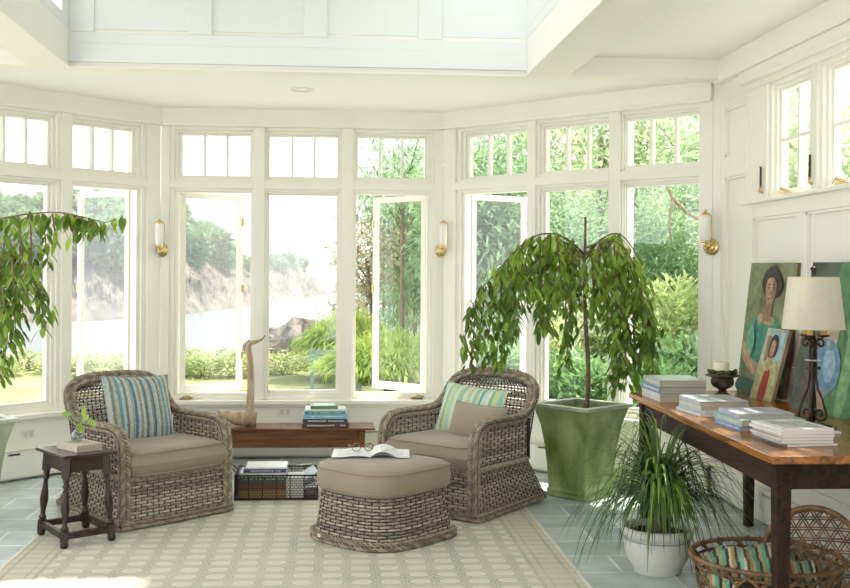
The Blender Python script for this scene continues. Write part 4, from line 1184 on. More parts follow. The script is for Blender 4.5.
# ================================================================== PLANTERS AND WEEPING TREES
def planter(label, loc, rz, m, name='square_planter'):
    t = thing(name, label, 'planter', loc, rz)
    H_ = .60
    pr = [(.150, 0), (.160, .006), (.160, .022), (.152, .028), (.158, .034), (.156, .05), (.150, .056), (.152, .12), (.158, .22), (.170, .34), (.187, .46), (.218, .575), (.222, .585)]
    inn = [(.185, .585), (.180, .56), (.165, .50)]
    b = MB()
    al = pr + inn
    vs = []
    for r_, z in al:
        for sx, sy in ((-1, -1), (1, -1), (1, 1), (-1, 1)): vs.append((sx * r_, sy * r_, z))
    fs = [(i * 4 + k, i * 4 + (k + 1) % 4, (i + 1) * 4 + (k + 1) % 4, (i + 1) * 4 + k) for i in range(len(al) - 1) for k in range(4)]
    b.add(vs, fs + [(3, 2, 1, 0)], False)
    b.build('planter_body', m, t, bevel=.002)
    b = MB(); 
    for k in range(4):
        a = k * pi / 2; R_ = MX.Rotation(a, 3, 'Z'); lo = [R_ @ V(p) for p in ((-.241, -.241, .585), (.241, -.241, .585), (.188, -.188, .585), (-.188, -.188, .585))]
        hi = [p + V((0, 0, .022)) for p in lo]; b.hexa(lo, hi)
    b.build('rim', mat(m.name + '_rim', (.36, .40, .30) if 'green' in m.name else (.52, .54, .44), .4, var=.25, scale=12), t, bevel=.003)
    b = MB(); b.box((-.17, -.17, .50), (.17, .17, .515)); b.build('soil', SOIL, t)
    return t
GRG = mat('green_glaze', (.15, .24, .05), .14, var=.25, scale=5.0, col2=(.44, .50, .25), stretch=(1, 1, .6))
GRW = mat('mint_glaze', (.34, .42, .28), .25, var=.25, scale=4, col2=(.56, .60, .48))
PR = rad(38)
PL1 = (1.700, 6.965); PL2 = (-2.07, 6.35)
planter('large square green glazed planter holding the weeping fig by the right bay', (*PL1, 0.001), PR, GRG)
planter('pale mint glazed planter cut off by the left edge of the photo', (*PL2, 0.001), rad(40), GRW)

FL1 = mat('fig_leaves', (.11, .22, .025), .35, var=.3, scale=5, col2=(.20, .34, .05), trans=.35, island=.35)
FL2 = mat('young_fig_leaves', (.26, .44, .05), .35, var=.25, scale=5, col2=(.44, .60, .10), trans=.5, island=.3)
def weeper(name, label, base, zbase, strands, trunk, lightf, seed, Lf=.092, dens=.026):
    """strands: list of (list of (px,py), depth offset start, depth offset end); pixel outlines turned into places at the trunk's own distance"""
    q = random.Random(seed)
    t = thing(name, label, 'tree', (base[0], base[1], zbase))
    Yc = base[1]
    def W(px, py, dy):
        Y_ = Yc + dy
        return V((ext(px, Y_) - base[0], dy, CAMZ - (py - (271.7 + .0062 * (px - 323))) / 1074.4 * Y_ - zbase))
    b = MB(); tr = smoothpath([W(*p, 0) for p in trunk], 5)
    tr[0] = V((0, 0, 0))
    n = len(tr); b.tube(tr, [.017 - .010 * i / n for i in range(n)], sides=8); b.build('trunk', BARK, t)
    br = MB(); l1 = MB(); l2 = MB()
    for si, (pts, d0, d1) in enumerate(strands):
        m_ = len(pts)
        P = smoothpath([W(px, py, d0 + (d1 - d0) * i / (m_ - 1)) for i, (px, py) in enumerate(pts)], 5)
        nn = len(P); br.tube(P, [.0055 * (1 - i / nn) + .0013 for i in range(nn)], sides=5)
        RP = resample(P, dens)
        for i, p in enumerate(RP):
            f_ = i / max(1, len(RP) - 1)
            if f_ < .05 and len(pts) > 4: continue
            for _ in range(2):
                if q.random() < .12: continue
                a = q.random() * 2 * pi
                d = V((cos(a) * .7, sin(a) * .7, -.55 - .6 * q.random()))
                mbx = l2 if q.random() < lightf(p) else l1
                pp = p + V((q.gauss(0, .022), q.gauss(0, .022), q.gauss(0, .008)))
                mbx.leaf(pp, d, V((cos(a), sin(a), .6)), Lf * (.7 + .55 * q.random()), Lf * (.34 + .11 * q.random()), .15, .14)
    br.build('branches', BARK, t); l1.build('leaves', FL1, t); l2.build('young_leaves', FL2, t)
    return t
st = []
q = random.Random(5)
# main arching branches of the right fig: (polyline in the photo, depth)
arch_l = [(583, 250), (566, 236), (548, 231), (530, 236), (512, 252), (503, 262), (492, 275)]
def hang(x, y, ln, dx, d0, d1): return ([(x, y), (x + dx * .4, y + ln * .35), (x + dx * .75, y + ln * .7), (x + dx, y + ln)], d0, d1)
st.append((arch_l + [(480, 290), (470, 312), (465, 335), (466, 352)], 0, -.12))
st.append(([(585, 246), (600, 240), (617, 240), (632, 258), (642, 290), (652, 320), (656, 350)], 0, -.15))
st.append(([(585, 252), (570, 246), (556, 252), (548, 275), (542, 310), (540, 335)], 0, .2))
st.append(([(585, 252), (596, 247), (610, 252), (620, 280), (622, 320), (615, 365), (612, 385)], 0, -.3))
st.append(([(585, 258), (602, 236), (620, 232), (636, 252), (646, 280), (648, 310)], 0, .15))
st.append(([(583, 252), (560, 238), (540, 240), (522, 262), (510, 285), (503, 315)], 0, .25))
st.append(([(584, 255), (560, 250), (540, 256), (524, 280), (518, 300), (514, 330)], 0, -.3))
for x, y, ln, dx, dd in ((532, 236, 70, -4, .1), (520, 245, 95, -8, -.1), (508, 262, 100, -6, .1), (497, 272, 85, -10, -.2), (486, 285, 68, -8, .1), (476, 300, 70, -4, 0), (540, 234, 90, 0, -.2), (550, 232, 75, 3, .2),
        (512, 258, 70, -3, .3), (500, 270, 60, 4, .2), (503, 262, 105, -6, -.15), (524, 262, 45, 4, -.3), (560, 240, 60, -2, -.15), (568, 244, 70, -3, .25), (575, 246, 110, -8, .1), (578, 250, 60, 5, -.2), (571, 300, 65, -4, .2),
        (598, 244, 60, 3, -.2), (606, 242, 80, 2, .1), (614, 242, 110, 3, -.3), (622, 246, 120, 4, .1), (630, 256, 120, 6, -.2), (636, 262, 100, 10, .1), (640, 285, 80, 14, -.3), (628, 300, 85, -2, -.35), (620, 320, 70, -5, -.35), (645, 300, 85, 10, 0),
        (634, 330, 60, 2, .1), (610, 270, 80, 5, .3), (600, 262, 50, -3, .3), (592, 256, 70, 2, -.3), (650, 325, 55, 4, -.2), (556, 234, 55, 6, -.3), (545, 236, 95, -6, .3), (643, 330, 62, -6, -.25), (566, 262, 58, 4, -.3), (530, 240, 40, -8, .05), (545, 235, 40, 3, .12), (556, 236, 45, -6, .2), (564, 240, 50, 6, .1), (572, 246, 45, -4, -.15), (600, 244, 45, -4, .12), (608, 240, 40, 5, -.12), (618, 238, 50, 5, .15), (626, 246, 50, 4, -.2), (634, 256, 55, 6, .2), (518, 250, 50, -5, .2), (538, 262, 60, 4, .22), (552, 268, 60, -4, -.25), (604, 268, 60, 4, -.25), (616, 280, 60, 3, .2)):
    st.append(hang(x, y, ln, dx, dd * .6, dd))
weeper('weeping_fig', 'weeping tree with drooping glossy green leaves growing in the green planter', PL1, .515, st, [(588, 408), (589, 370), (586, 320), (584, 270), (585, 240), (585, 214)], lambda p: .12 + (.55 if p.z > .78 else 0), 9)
st = [([(-60, 230), (-30, 222), (0, 218), (30, 213), (62, 212), (95, 219), (108, 221), (122, 214)], 0, -.15), ([(62, 212), (80, 217), (100, 228)], -.1, -.2), ([(-60, 240), (-20, 245), (5, 252), (25, 262), (40, 285), (52, 312)], 0, .1),
      ([(-60, 240), (-20, 270), (0, 285), (8, 320), (6, 350), (2, 375)], 0, -.2), ([(-40, 260), (-10, 262), (12, 280), (16, 315), (14, 340)], 0, -.1), ([(-60, 262), (-25, 290), (-8, 330), (-6, 380)], 0, .2)]
for x, y, ln, dx, dd in ((5, 218, 60, -2, 0), (18, 215, 45, 3, .1), (30, 214, 70, 2, -.1), (42, 213, 50, 6, .1), (52, 213, 22, 3, -.1), (70, 214, 22, 4, -.1), (80, 216, 24, 4, 0), (88, 217, 18, 6, -.1), (0, 250, 60, 2, .1), (12, 256, 60, 3, -.1), (24, 262, 55, -1, .1),
        (36, 278, 50, 10, 0), (3, 285, 60, 3, -.2), (-12, 240, 90, 4, .1), (-15, 290, 80, 6, 0), (10, 240, 50, 6, .2), (20, 236, 60, 8, -.2), (-5, 320, 55, 6, .1)):
    st.append(hang(x, y, ln, dx, dd, dd - .05))
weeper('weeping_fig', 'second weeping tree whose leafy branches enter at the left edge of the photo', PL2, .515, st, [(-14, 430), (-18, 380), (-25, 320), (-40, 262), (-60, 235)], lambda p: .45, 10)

# ================================================================== LONG TABLE
TZ = .765
TWD = woodmat('console_wood', (.11, .036, .007), (.43, .17, .03), 1, .22, 2.6)
TWA = woodmat('dark_console_wood', (.012, .006, .004), (.05, .022, .011), 1, .6)
TWA.node_tree.nodes['Principled BSDF'].inputs['Specular IOR Level'].default_value = .2
t = thing('long_wooden_table', 'long rustic wooden table along the right wall with dark apron and legs', 'table', (2.15, 5.1, 0))
o_ = V((2.15, 5.1, 0))
rel = lambda x, y: (x - 2.15, y - 5.1)
top = [rel(1.803, 6.19), rel(1.712, 3.98), rel(2.53, 3.96), rel(2.535, 6.30)]
b = MB(); edge = []
for k in range(24):
    f_ = k / 24; x = 1.803 + (1.712 - 1.803) * f_; y = 6.19 + (3.98 - 6.19) * f_; edge.append(rel(x - .006 + .010 * hnoise(y * 3.1, 2, 1), y))
b.prism((edge + top[1:]), TZ - .032, TZ); b.build('table_top', TWD, t, bevel=.004)
def leg4(x, y, w_=.062, w2=.046):
    b = MB(); x, y = rel(x, y)
    b.hexa([(x - w2 / 2, y - w2 / 2, 0), (x + w2 / 2, y - w2 / 2, 0), (x + w2 / 2, y + w2 / 2, 0), (x - w2 / 2, y + w2 / 2, 0)], [(x - w_ / 2, y - w_ / 2, TZ - .0325), (x + w_ / 2, y - w_ / 2, TZ - .0325), (x + w_ / 2, y + w_ / 2, TZ - .0325), (x - w_ / 2, y + w_ / 2, TZ - .0325)])
    b.build('leg', TWA, t, bevel=.003)
leg4(1.862, 6.08); leg4(1.782, 4.06); leg4(2.475, 6.08); leg4(2.46, 4.06)
b = MB(); A0, A1 = rel(1.845, 6.05), rel(1.768, 4.09)
b.hexa([(A0[0], A0[1], TZ - .15), (A1[0], A1[1], TZ - .15), (A1[0] + .022, A1[1], TZ - .15), (A0[0] + .022, A0[1], TZ - .15)], [(A0[0], A0[1], TZ - .033), (A1[0], A1[1], TZ - .033), (A1[0] + .022, A1[1], TZ - .033), (A0[0] + .022, A0[1], TZ - .033)]); b.build('apron', TWA, t)
b = MB(); b.box((*rel(2.465, 4.09), TZ - .14), (*rel(2.487, 6.05), TZ - .033)); b.build('apron', TWA, t)
b = MB(); b.box((*rel(1.813, 4.045), TZ - .14), (*rel(2.43, 4.067), TZ - .033)); b.build('apron', TWA, t)
b = MB(); b.box((*rel(1.893, 6.075), TZ - .14), (*rel(2.44, 6.097), TZ - .033)); b.build('apron', TWA, t)

def tpt(px, py): p = fpt(px, py, TZ); return p
TT = TZ + .0005
def pile(specs, x, y, rz, grp=None):
    z = TT
    for (lab, c, w_, d_, h_, tt, soft, face, dr, dx, dy) in specs:
        book(lab, (x + dx, y + dy, z), rz + rad(dr), w_, d_, h_, c, tt, soft, face=face, name='magazine' if soft else 'book'); z += h_ + .0006
P_ = lambda n, c, c2, sc_=18: mat(n, c, .3, var=.2, scale=sc_, col2=c2)
# spines face the room (-x): rotate -90deg
S_ = -pi / 2
def spine(x0, y0, x1, y1): return 0
pile([('white spined book with photo patches at the bottom of the farthest table pile', (.60, .60, .56), .345, .27, .042, 'q1', False, None, 0, 0, 0),
      ('mid blue spined book in the middle of the farthest table pile', (.10, .24, .42), .335, .26, .036, 'q2', False, None, 1, -.006, 0),
      ('grey spined book with a pale misty cover on top of the farthest table pile', (.36, .38, .36), .33, .26, .036, 'q3', False, P_('misty_cover', (.30, .37, .36), (.48, .54, .50)), -1, .0, 0)], 1.965, 5.88, S_ - rad(1))
pile([('thin pale magazine at the bottom of the second pile from the far end', (.66, .68, .70), .30, .26, .014, None, True, None, 0, 0, 0),
      ('pale blue magazine in the second pile from the far end', (.46, .56, .64), .29, .25, .014, None, True, None, 3, .01, .0),
      ('cream spined book in the second pile from the far end', (.58, .58, .52), .29, .25, .020, None, False, None, -2, .006, 0),
      ('silvery book with a grey landscape cover on top of the second pile', (.44, .47, .52), .285, .25, .024, 'w1', False, P_('grey_landscape_cover', (.10, .15, .13), (.36, .42, .40), 9), -3, .004, 0)], 1.955, 5.26, S_ + rad(4))
pile([('bright blue spined book at the bottom of the third table pile', (.16, .28, .56), .28, .30, .020, 'e1', False, None, 0, 0, 0),
      ('pale green spined book in the middle of the third table pile', (.32, .48, .42), .285, .305, .030, 'e2', False, None, 1, .003, 0),
      ('lavender covered book with a red corner on top of the third table pile', (.44, .44, .54), .24, .26, .022, None, False, P_('lavender_cover', (.34, .33, .44), (.58, .58, .64), 8), -2, -.01, .01)], 1.985, 4.76, S_ + rad(2))
mz = [('lowest magazine with a dark back in the nearest pile of magazines', (.16, .17, .18)), ('second lowest white magazine in the nearest pile', (.50, .48, .43)), ('middle white magazine in the nearest pile', (.60, .58, .54)), ('upper middle white magazine in the nearest pile', (.55, .54, .50)), ('second from top white magazine in the nearest pile', (.74, .73, .70)), ('top magazine of the nearest pile with a pale grey printed cover', (.76, .76, .74))]
pile([(l_, c, .27, .225, .0115, None, True, P_('pale_print_cover', (.34, .33, .30), (.74, .73, .70), 30) if k == 5 else None, (3, -2, 1, -1, 2, 0)[k], (.012, 0, -.004, .004, -.006, 0)[k], 0) for k, (l_, c) in enumerate(mz)], 1.945, 4.33, S_ + rad(3))
b = MB(); b.box((-.09, -.07, 0), (.09, .07, .008)); b.build
tag(b.build('notecard_stack', PAPER, loc=(2.155, 4.58, TT), rot=(0, 0, rad(18))), 'small white card stack in front of the iron lamp base', 'cards')

# urn candle holder
UR = mat('rusty_brown_urn', (.06, .035, .02), .8, var=.5, scale=25, col2=(.16, .11, .08), bump=.6, bscale=90)
ux, uy = 2.235, 5.87
t = thing('urn_candle_holder', 'weathered brown footed urn holding a candle on the far end of the table', 'candle holder', (ux, uy, TT))
b = MB(); b.lathe([(.055, 0), (.056, .012), (.045, .02), (.03, .032), (.02, .045), (.022, .05), (.03, .056), (.05, .066), (.062, .082), (.064, .098), (.058, .112), (.064, .12), (.092, .126), (.094, .132), (.085, .134)], seg=28); b.build('urn_body', UR, t)
t = tag(MB().build('x', UR), '', ''); bpy.data.objects.remove(t)
b = MB(); b.lathe([(.042, 0), (.043, .004), (.043, .068), (.038, .070), (.03, .066), (.004, .064)], seg=28)
t = thing('pillar_candle', 'ivory pillar candle standing in the weathered urn', 'candle', (ux - .006, uy, TT + .1345)); b.build('wax', mat('candle_wax', (.78, .70, .52), .5, var=.05), t)
b = MB(); b.tube([(0, 0, .064), (.001, 0, .076)], .0012, sides=5); b.build('wick', DARKM, t)
b = MB(); q = random.Random(3)
for k in range(70):
    a = q.random() * 2 * pi; r_ = .052 + .026 * q.random(); b.ball((r_ * cos(a), r_ * sin(a), .008 + .014 * q.random()), .006 + .006 * q.random(), 6, 4)
tag(b.build('moss_ring', mat('dark_moss', (.05, .07, .015), .95, var=.5, scale=50, col2=(.12, .15, .04)), loc=(ux, uy, TT + .134)), 'ring of dark green moss around the pillar candle', 'moss', kind='stuff')

# ---- paintings
def painting(name, label, BL, BR_, TLp, TRp, base, shapes, th=.03, side=(.16, .10, .06)):
    BL, BR_, TLp, TRp = map(V, (BL, BR_, TLp, TRp))
    n = (TLp - BL).cross(BR_ - BL).normalized()
    if n.x > 0: n = -n
    t = thing(name, label, 'painting', BL)
    o = BL
    P = lambda u, v, h=0: ((BL.lerp(BR_, u)).lerp(TLp.lerp(TRp, u), v) + n * h) - o
    b = MB(); back = -n * th
    b.hexa([P(0, 0) , P(1, 0), P(1, 1), P(0, 1)], [P(0, 0) + back, P(1, 0) + back, P(1, 1) + back, P(0, 1) + back])
    b.build('stretcher_frame', mat('canvas_side_%s' % name, side, .8, var=.3, scale=12), t)
    b = MB(); b.grid(lambda u, v: P(u, v, .001), 16, 16); b.build('painted_ground', base, t)
    h = .003
    for k, (nm, c, pts) in enumerate(shapes):
        sp = []
        pts = [V((x, y, 0)) for x, y in pts]; m_ = len(pts)
        if m_ > 4:
            for i in range(m_):
                p0, p1, p2, p3 = pts[i - 1], pts[i], pts[(i + 1) % m_], pts[(i + 2) % m_]
                for j in range(4):
                    tt = j / 4; sp.append(.5 * ((2 * p1) + (p2 - p0) * tt + (2 * p0 - 5 * p1 + 4 * p2 - p3) * tt * tt + (3 * p1 - p0 - 3 * p2 + p3) * tt ** 3))
        else: sp = pts
        b = MB(); h += .0006
        b.add([P(min(1, max(0, p.x)), min(1, max(0, p.y)), h) for p in sp], [tuple(range(len(sp)))])
        b.build(nm, mat('paint_%02x%02x%02x' % tuple(int(x * 255) for x in c), c, .55, var=.30, scale=28, bump=.3, bscale=60), t)
    return t
SK = (.44, .30, .19); SKD = (.28, .18, .11); HR = (.045, .03, .025)
PGN = mat('green_ground_paint', (.13, .16, .08), .6, var=.3, scale=7, col2=(.30, .32, .19), bump=.3, bscale=50)
painting('portrait_painting', 'large painting of a dark haired seated woman in a green blouse leaning on the wall', (2.475, 6.27, TT), (2.548, 5.80, TT), (2.545, 6.225, 1.53), (2.575, 5.665, 1.525), PGN, [
    ('olive_background', (.20, .24, .12), [(.02, .5), (.3, .55), (.35, .98), (.02, .98)]),
    ('green_blouse', (.07, .26, .17), [(.10, .45), (.16, .56), (.34, .60), (.62, .60), (.82, .54), (.96, .40), (.98, .14), (.60, .10), (.30, .14), (.12, .28)]),
    ('chest', SK, [(.30, .60), (.44, .62), (.56, .60), (.66, .58), (.60, .50), (.46, .42), (.34, .50)]),
    ('blue_collar', (.05, .20, .30), [(.28, .60), (.34, .50), (.46, .40), (.60, .48), (.70, .58), (.62, .44), (.46, .35), (.30, .46)]),
    ('neck', SKD, [(.44, .72), (.58, .72), (.58, .58), (.48, .56), (.40, .60)]),
    ('arm', SK, [(.04, .40), (.14, .36), (.30, .26), (.52, .22), (.56, .15), (.36, .14), (.14, .22), (.05, .30)]),
    ('hair', HR, [(.36, .78), (.32, .86), (.38, .93), (.50, .975), (.64, .95), (.74, .88), (.74, .78), (.66, .74), (.44, .74)]),
    ('face', SK, [(.42, .80), (.44, .87), (.54, .89), (.63, .85), (.64, .77), (.58, .70), (.50, .69), (.44, .73)]),
    ('face_shadow', SKD, [(.57, .87), (.63, .85), (.64, .77), (.58, .70), (.56, .76)]),
    ('eye', HR, [(.46, .812), (.50, .820), (.515, .811), (.49, .804)]), ('eye', HR, [(.565, .814), (.60, .822), (.615, .812), (.59, .806)]),
    ('eyebrow', HR, [(.45, .835), (.50, .843), (.52, .838), (.50, .832)]), ('eyebrow', HR, [(.56, .838), (.60, .845), (.625, .835), (.60, .833)]),
    ('nose', SKD, [(.54, .81), (.555, .775), (.565, .765), (.535, .762), (.53, .78)]), ('cheek', (.50, .26, .17), [(.45, .775), (.49, .785), (.51, .77), (.48, .75)]), ('hair_bun', HR, [(.66, .90), (.74, .88), (.78, .82), (.72, .78), (.66, .80)]), ('earring', (.10, .34, .30), [(.405, .735), (.42, .74), (.42, .71), (.405, .705)]), ('lips', (.30, .06, .04), [(.50, .735), (.57, .74), (.54, .72), (.51, .722)]),
    ('sleeve_fold', (.15, .40, .26), [(.16, .50), (.26, .52), (.32, .38), (.24, .30), (.14, .38)]), ('skirt', (.05, .12, .09), [(.10, .12), (.5, .10), (.95, .12), (.95, .01), (.06, .01)])])
painting('small_portrait', 'small narrow painting of a woman in a red dress leaning on the large green portrait', (2.415, 5.93, TT), (2.44, 5.69, TT), (2.478, 5.82, 1.165), (2.508, 5.62, 1.160), mat('pale_ground_paint', (.34, .42, .36), .6, var=.25, scale=14, col2=(.54, .56, .44)), [
    ('sky_patch', (.34, .48, .50), [(.35, .55), (.95, .55), (.95, .97), (.35, .97)]),
    ('yellow_jacket', (.48, .48, .22), [(.12, .02), (.10, .35), (.26, .54), (.70, .56), (.92, .42), (.92, .02)]),
    ('red_dress', (.36, .05, .03), [(.36, .02), (.36, .28), (.44, .44), (.60, .44), (.66, .30), (.66, .02)]),
    ('neck', SK, [(.42, .60), (.58, .60), (.62, .48), (.50, .40), (.40, .48)]),
    ('hair', HR, [(.34, .70), (.34, .84), (.48, .92), (.66, .88), (.72, .76), (.68, .62), (.40, .60)]),
    ('face', SK, [(.40, .72), (.42, .82), (.54, .84), (.62, .78), (.60, .66), (.50, .60), (.42, .64)]), ('eye', HR, [(.43, .745), (.48, .752), (.47, .738), (.44, .735)]), ('eye', HR, [(.53, .748), (.58, .755), (.575, .74), (.54, .738)]), ('lips', (.36, .05, .03), [(.47, .668), (.54, .670), (.52, .655), (.49, .654)])], .02, (.30, .20, .12))
painting('figure_painting', 'large dark painting of a seated figure in blue behind the table lamp', (2.425, 5.42, TT), (2.505, 4.93, TT), (2.535, 5.40, 1.525), (2.575, 4.88, 1.52), mat('dark_ground_paint', (.045, .07, .055), .6, var=.4, scale=6, col2=(.14, .17, .12), bump=.3, bscale=50), [
    ('green_drape', (.08, .22, .09), [(.55, .02), (.60, .5), (.52, .98), (.98, .98), (.98, .02)]),
    ('light_drape', (.18, .34, .16), [(.72, .05), (.80, .5), (.76, .95), (.86, .95), (.92, .5), (.86, .05)]),
    ('chair', (.10, .08, .06), [(.10, .05), (.18, .40), (.40, .42), (.46, .08)]),
    ('torso', (.40, .32, .24), [(.38, .42), (.36, .62), (.46, .80), (.62, .78), (.66, .60), (.60, .42)]),
    ('blue_skirt', (.12, .24, .34), [(.30, .28), (.34, .44), (.46, .50), (.64, .46), (.74, .34), (.70, .20), (.52, .12), (.38, .16)]),
    ('skirt_light', (.26, .40, .50), [(.46, .40), (.60, .42), (.66, .32), (.60, .22), (.50, .24)]),
    ('legs', (.38, .28, .20), [(.42, .18), (.54, .16), (.56, .03), (.44, .03)])])

# ---- lamp
lx, ly = 2.215, 4.715
t = thing('iron_table_lamp', 'wrought iron scroll table lamp with an off white tapered shade', 'lamp', (lx, ly, TT), rad(8))
b = MB(); b.prism([(-.075, -.075), (.075, -.075), (.075, .075), (-.075, .075)], 0, .010); b.prism([(-.06, -.06), (.06, -.06), (.06, .06), (-.06, .06)], .010, .018); b.build('base_plate', DARKM, t, bevel=.003)
b = MB(); b.tube([(0, 0, .018), (0, 0, .47)], .006, sides=8); b.v = [(x, y, z * 1.18) for x, y, z in b.v]; b.build('pole', DARKM, t)
for k in range(4):
    a = pi / 4 + k * pi / 2; ca, sa = cos(a), sin(a)
    def sp_(cx_, cz, r0, r1, a0, a1, n=18): return [(cx_ + (r0 + (r1 - r0) * i / n) * cos(a0 + (a1 - a0) * i / n), cz + (r0 + (r1 - r0) * i / n) * sin(a0 + (a1 - a0) * i / n)) for i in range(n + 1)]
    low = sp_(.030, .062, .008, .028, rad(200), rad(200) - 2 * pi * 1.05 + 0, 18)
    path = sp_(.031, .055, .006, .030, rad(-60), rad(-60) + 2 * pi * 1.15, 20)
    path = path + [(.040, .115), (.022, .150), (.014, .19), (.013, .26), (.014, .32)]
    path = path + sp_(.032, .325, .020, .006, pi, pi - 2 * pi * 1.05, 16)
    b = MB(); b.tube([(x * ca, x * sa, z) for x, z in path], .0055, .0065, sides=6, n0=(-sa, ca, 0)); b.v = [(x, y, z * 1.18) for x, y, z in b.v]; b.build('scroll', DARKM, t)
b = MB(); b.box((-.024, -.024, .225), (.024, .024, .236)); b.v = [(x, y, z * 1.18) for x, y, z in b.v]; b.build('collar', DARKM, t)
b = MB(); b.box((-.026, -.026, .258), (.026, .026, .262)); b.v = [(x, y, z * 1.18) for x, y, z in b.v]; b.build('metal_band', mat('pale_metal_band', (.5, .5, .48), .3, .8), t)
for k in range(3):
    a = rad(100) + k * 2 * pi / 3; x, y = .045 * cos(a), .045 * sin(a)
    b = MB(); b.tube([(0, 0, .34), (x * .6, y * .6, .335), (x, y, .35)], .004, sides=6); b.lathe([(.008, .348), (.026, .352), (.028, .357), (.012, .358)], (x, y, 0), 16); b.v = [(x, y, z * 1.18) for x, y, z in b.v]; b.build('candle_cup', DARKM, t)
    b = MB(); b.lathe([(.014, .358), (.014, .405), (.008, .407)], (x, y, 0), 14); b.v = [(x, y, z * 1.18) for x, y, z in b.v]; b.build('candle_sleeve', mat('ochre_candle_sleeve', (.62, .38, .08), .5, var=.1), t)
b = MB()
prf = [(.140, .372), (.106, .605)]
def shade(u, v, r_=0): R_ = .137 + (.110 - .137) * v - r_; return (R_ * cos(2 * pi * u), R_ * sin(2 * pi * u), .450 + .232 * v)
b.grid(lambda u, v: shade(u, v), 40, 4, True); b.grid(lambda u, v: shade(u, v, .002), 40, 4, True)
b.tube([shade(k / 40, 0) for k in range(40)], .002, sides=5, closed=True); b.tube([shade(k / 40, 1) for k in range(40)], .002, sides=5, closed=True)
b.build('lamp_shade', mat('linen_shade', (.78, .74, .64), .85, var=.03, scale=50, trans=.35, bump=.15, bscale=300), t)
b = MB(); b.tube([(0, 0, .55), (0, 0, .70)], .003, sides=6)
for k in range(3): b.tube([(0, 0, .674), (.108 * cos(k * 2.094), .108 * sin(k * 2.094), .679)], .0018, sides=5)
b.build('harp', DARKM, t)
b = MB(); b.lathe([(.004, .695), (.012, .699), (.008, .707), (.014, .717), (.014, .725), (.006, .73)], seg=14); b.build('finial', DARKM, t)

# ================================================================== PONYTAIL PALM
wx, wy = 1.645, 5.17
WPOT = mat('white_glazed_pot', (.70, .69, .65), .22, var=.04, scale=5)
t = thing('white_round_pot', 'round white glazed flower pot on the slate floor beside the table', 'pot', (wx, wy, .001))
b = MB(); pr_ = [(.112, 0), (.118, .008), (.118, .02), (.125, .03), (.148, .07), (.158, .11), (.160, .145), (.156, .17), (.160, .176), (.172, .184), (.176, .20), (.175, .215), (.165, .222), (.152, .218), (.148, .20), (.146, .17)]
b.lathe(pr_, seg=40); b.build('pot_body', WPOT, t)
b = MB(); b.tube([(.1595 * cos(2 * pi * k / 40), .1595 * sin(2 * pi * k / 40), .163) for k in range(40)], .003, sides=5, closed=True); b.build('blue_line', mat('blue_line', (.30, .34, .38), .3), t)
b = MB(); b.lathe([(.001, .185), (.146, .19), (.146, .186), (.001, .180)], seg=30); b.build('soil', SOIL, t)
t = thing('ponytail_palm', 'ponytail palm with long thin arching leaves growing in the round white pot', 'plant', (wx, wy, .19))
b = MB(); b.tube(smoothpath([(0, 0, -.02), (.01, 0, .05), (0, .01, .12), (.01, 0, .20)], 4), [.055, .06, .058, .05, .044, .04, .037, .034, .032, .03, .028, .026, .022], sides=12)
b.tube(smoothpath([(.03, 0, .04), (.06, .02, .10), (.05, .03, .17)], 4), [.035, .032, .03, .028, .026, .024, .022, .02, .018], sides=10)
b.build('trunk', mat('palm_trunk', (.12, .09, .06), .9, var=.4, scale=30, bump=.6, bscale=80), t)
PM1 = mat('palm_leaves', (.045, .10, .025), .35, var=.3, scale=8, col2=(.12, .22, .05), trans=.25, island=.3)
PM2 = mat('bright_palm_leaves', (.24, .42, .05), .35, var=.2, scale=8, col2=(.42, .56, .10), trans=.4, island=.2)
q = random.Random(12); l1 = MB(); l2 = MB()
for i in range(380):
    hx = (0, 0, .19) if i % 3 else (.05, .03, .17)
    a = q.random() * 2 * pi; el = rad(q.uniform(5, 85)); L = q.uniform(.46, .74); Wd = q.uniform(.0035, .0065)
    if -140 < (math.degrees(a) + 180) % 360 - 180 < -40: L *= .72
    if i < 30: a = rad(-120 + 60 * q.random() ); el = rad(q.uniform(30, 75)); L = q.uniform(.26, .38); Wd = .0085
    d = V((cos(a) * cos(el), sin(a) * cos(el), sin(el))); p = V(hx); pts = [p.copy()]; v = d * 1.0; n = 11
    g = q.uniform(.07, .22)
    for k in range(n):
        p = p + v.normalized() * (L / n); v.z -= g * (1 + k * .12)
        v.x *= .97; v.y *= .97
        if p.z < -.165: p.z = -.165
        pts.append(p.copy())
    sd = V((-sin(a), cos(a), 0)); mb = l2 if i < 60 else l1
    vs = []
    for k, pp in enumerate(pts):
        w_ = Wd * (1 - (k / n) ** 2.2) + .0006; vs += [pp - sd * w_, pp + V((0, 0, -.3 * w_)), pp + sd * w_]
    mb.add(vs, [f for k in range(n) for f in ((k * 3, k * 3 + 1, k * 3 + 4, k * 3 + 3), (k * 3 + 1, k * 3 + 2, k * 3 + 5, k * 3 + 4))], True)
l1.build('leaves', PM1, t); l2.build('young_leaves', PM2, t)

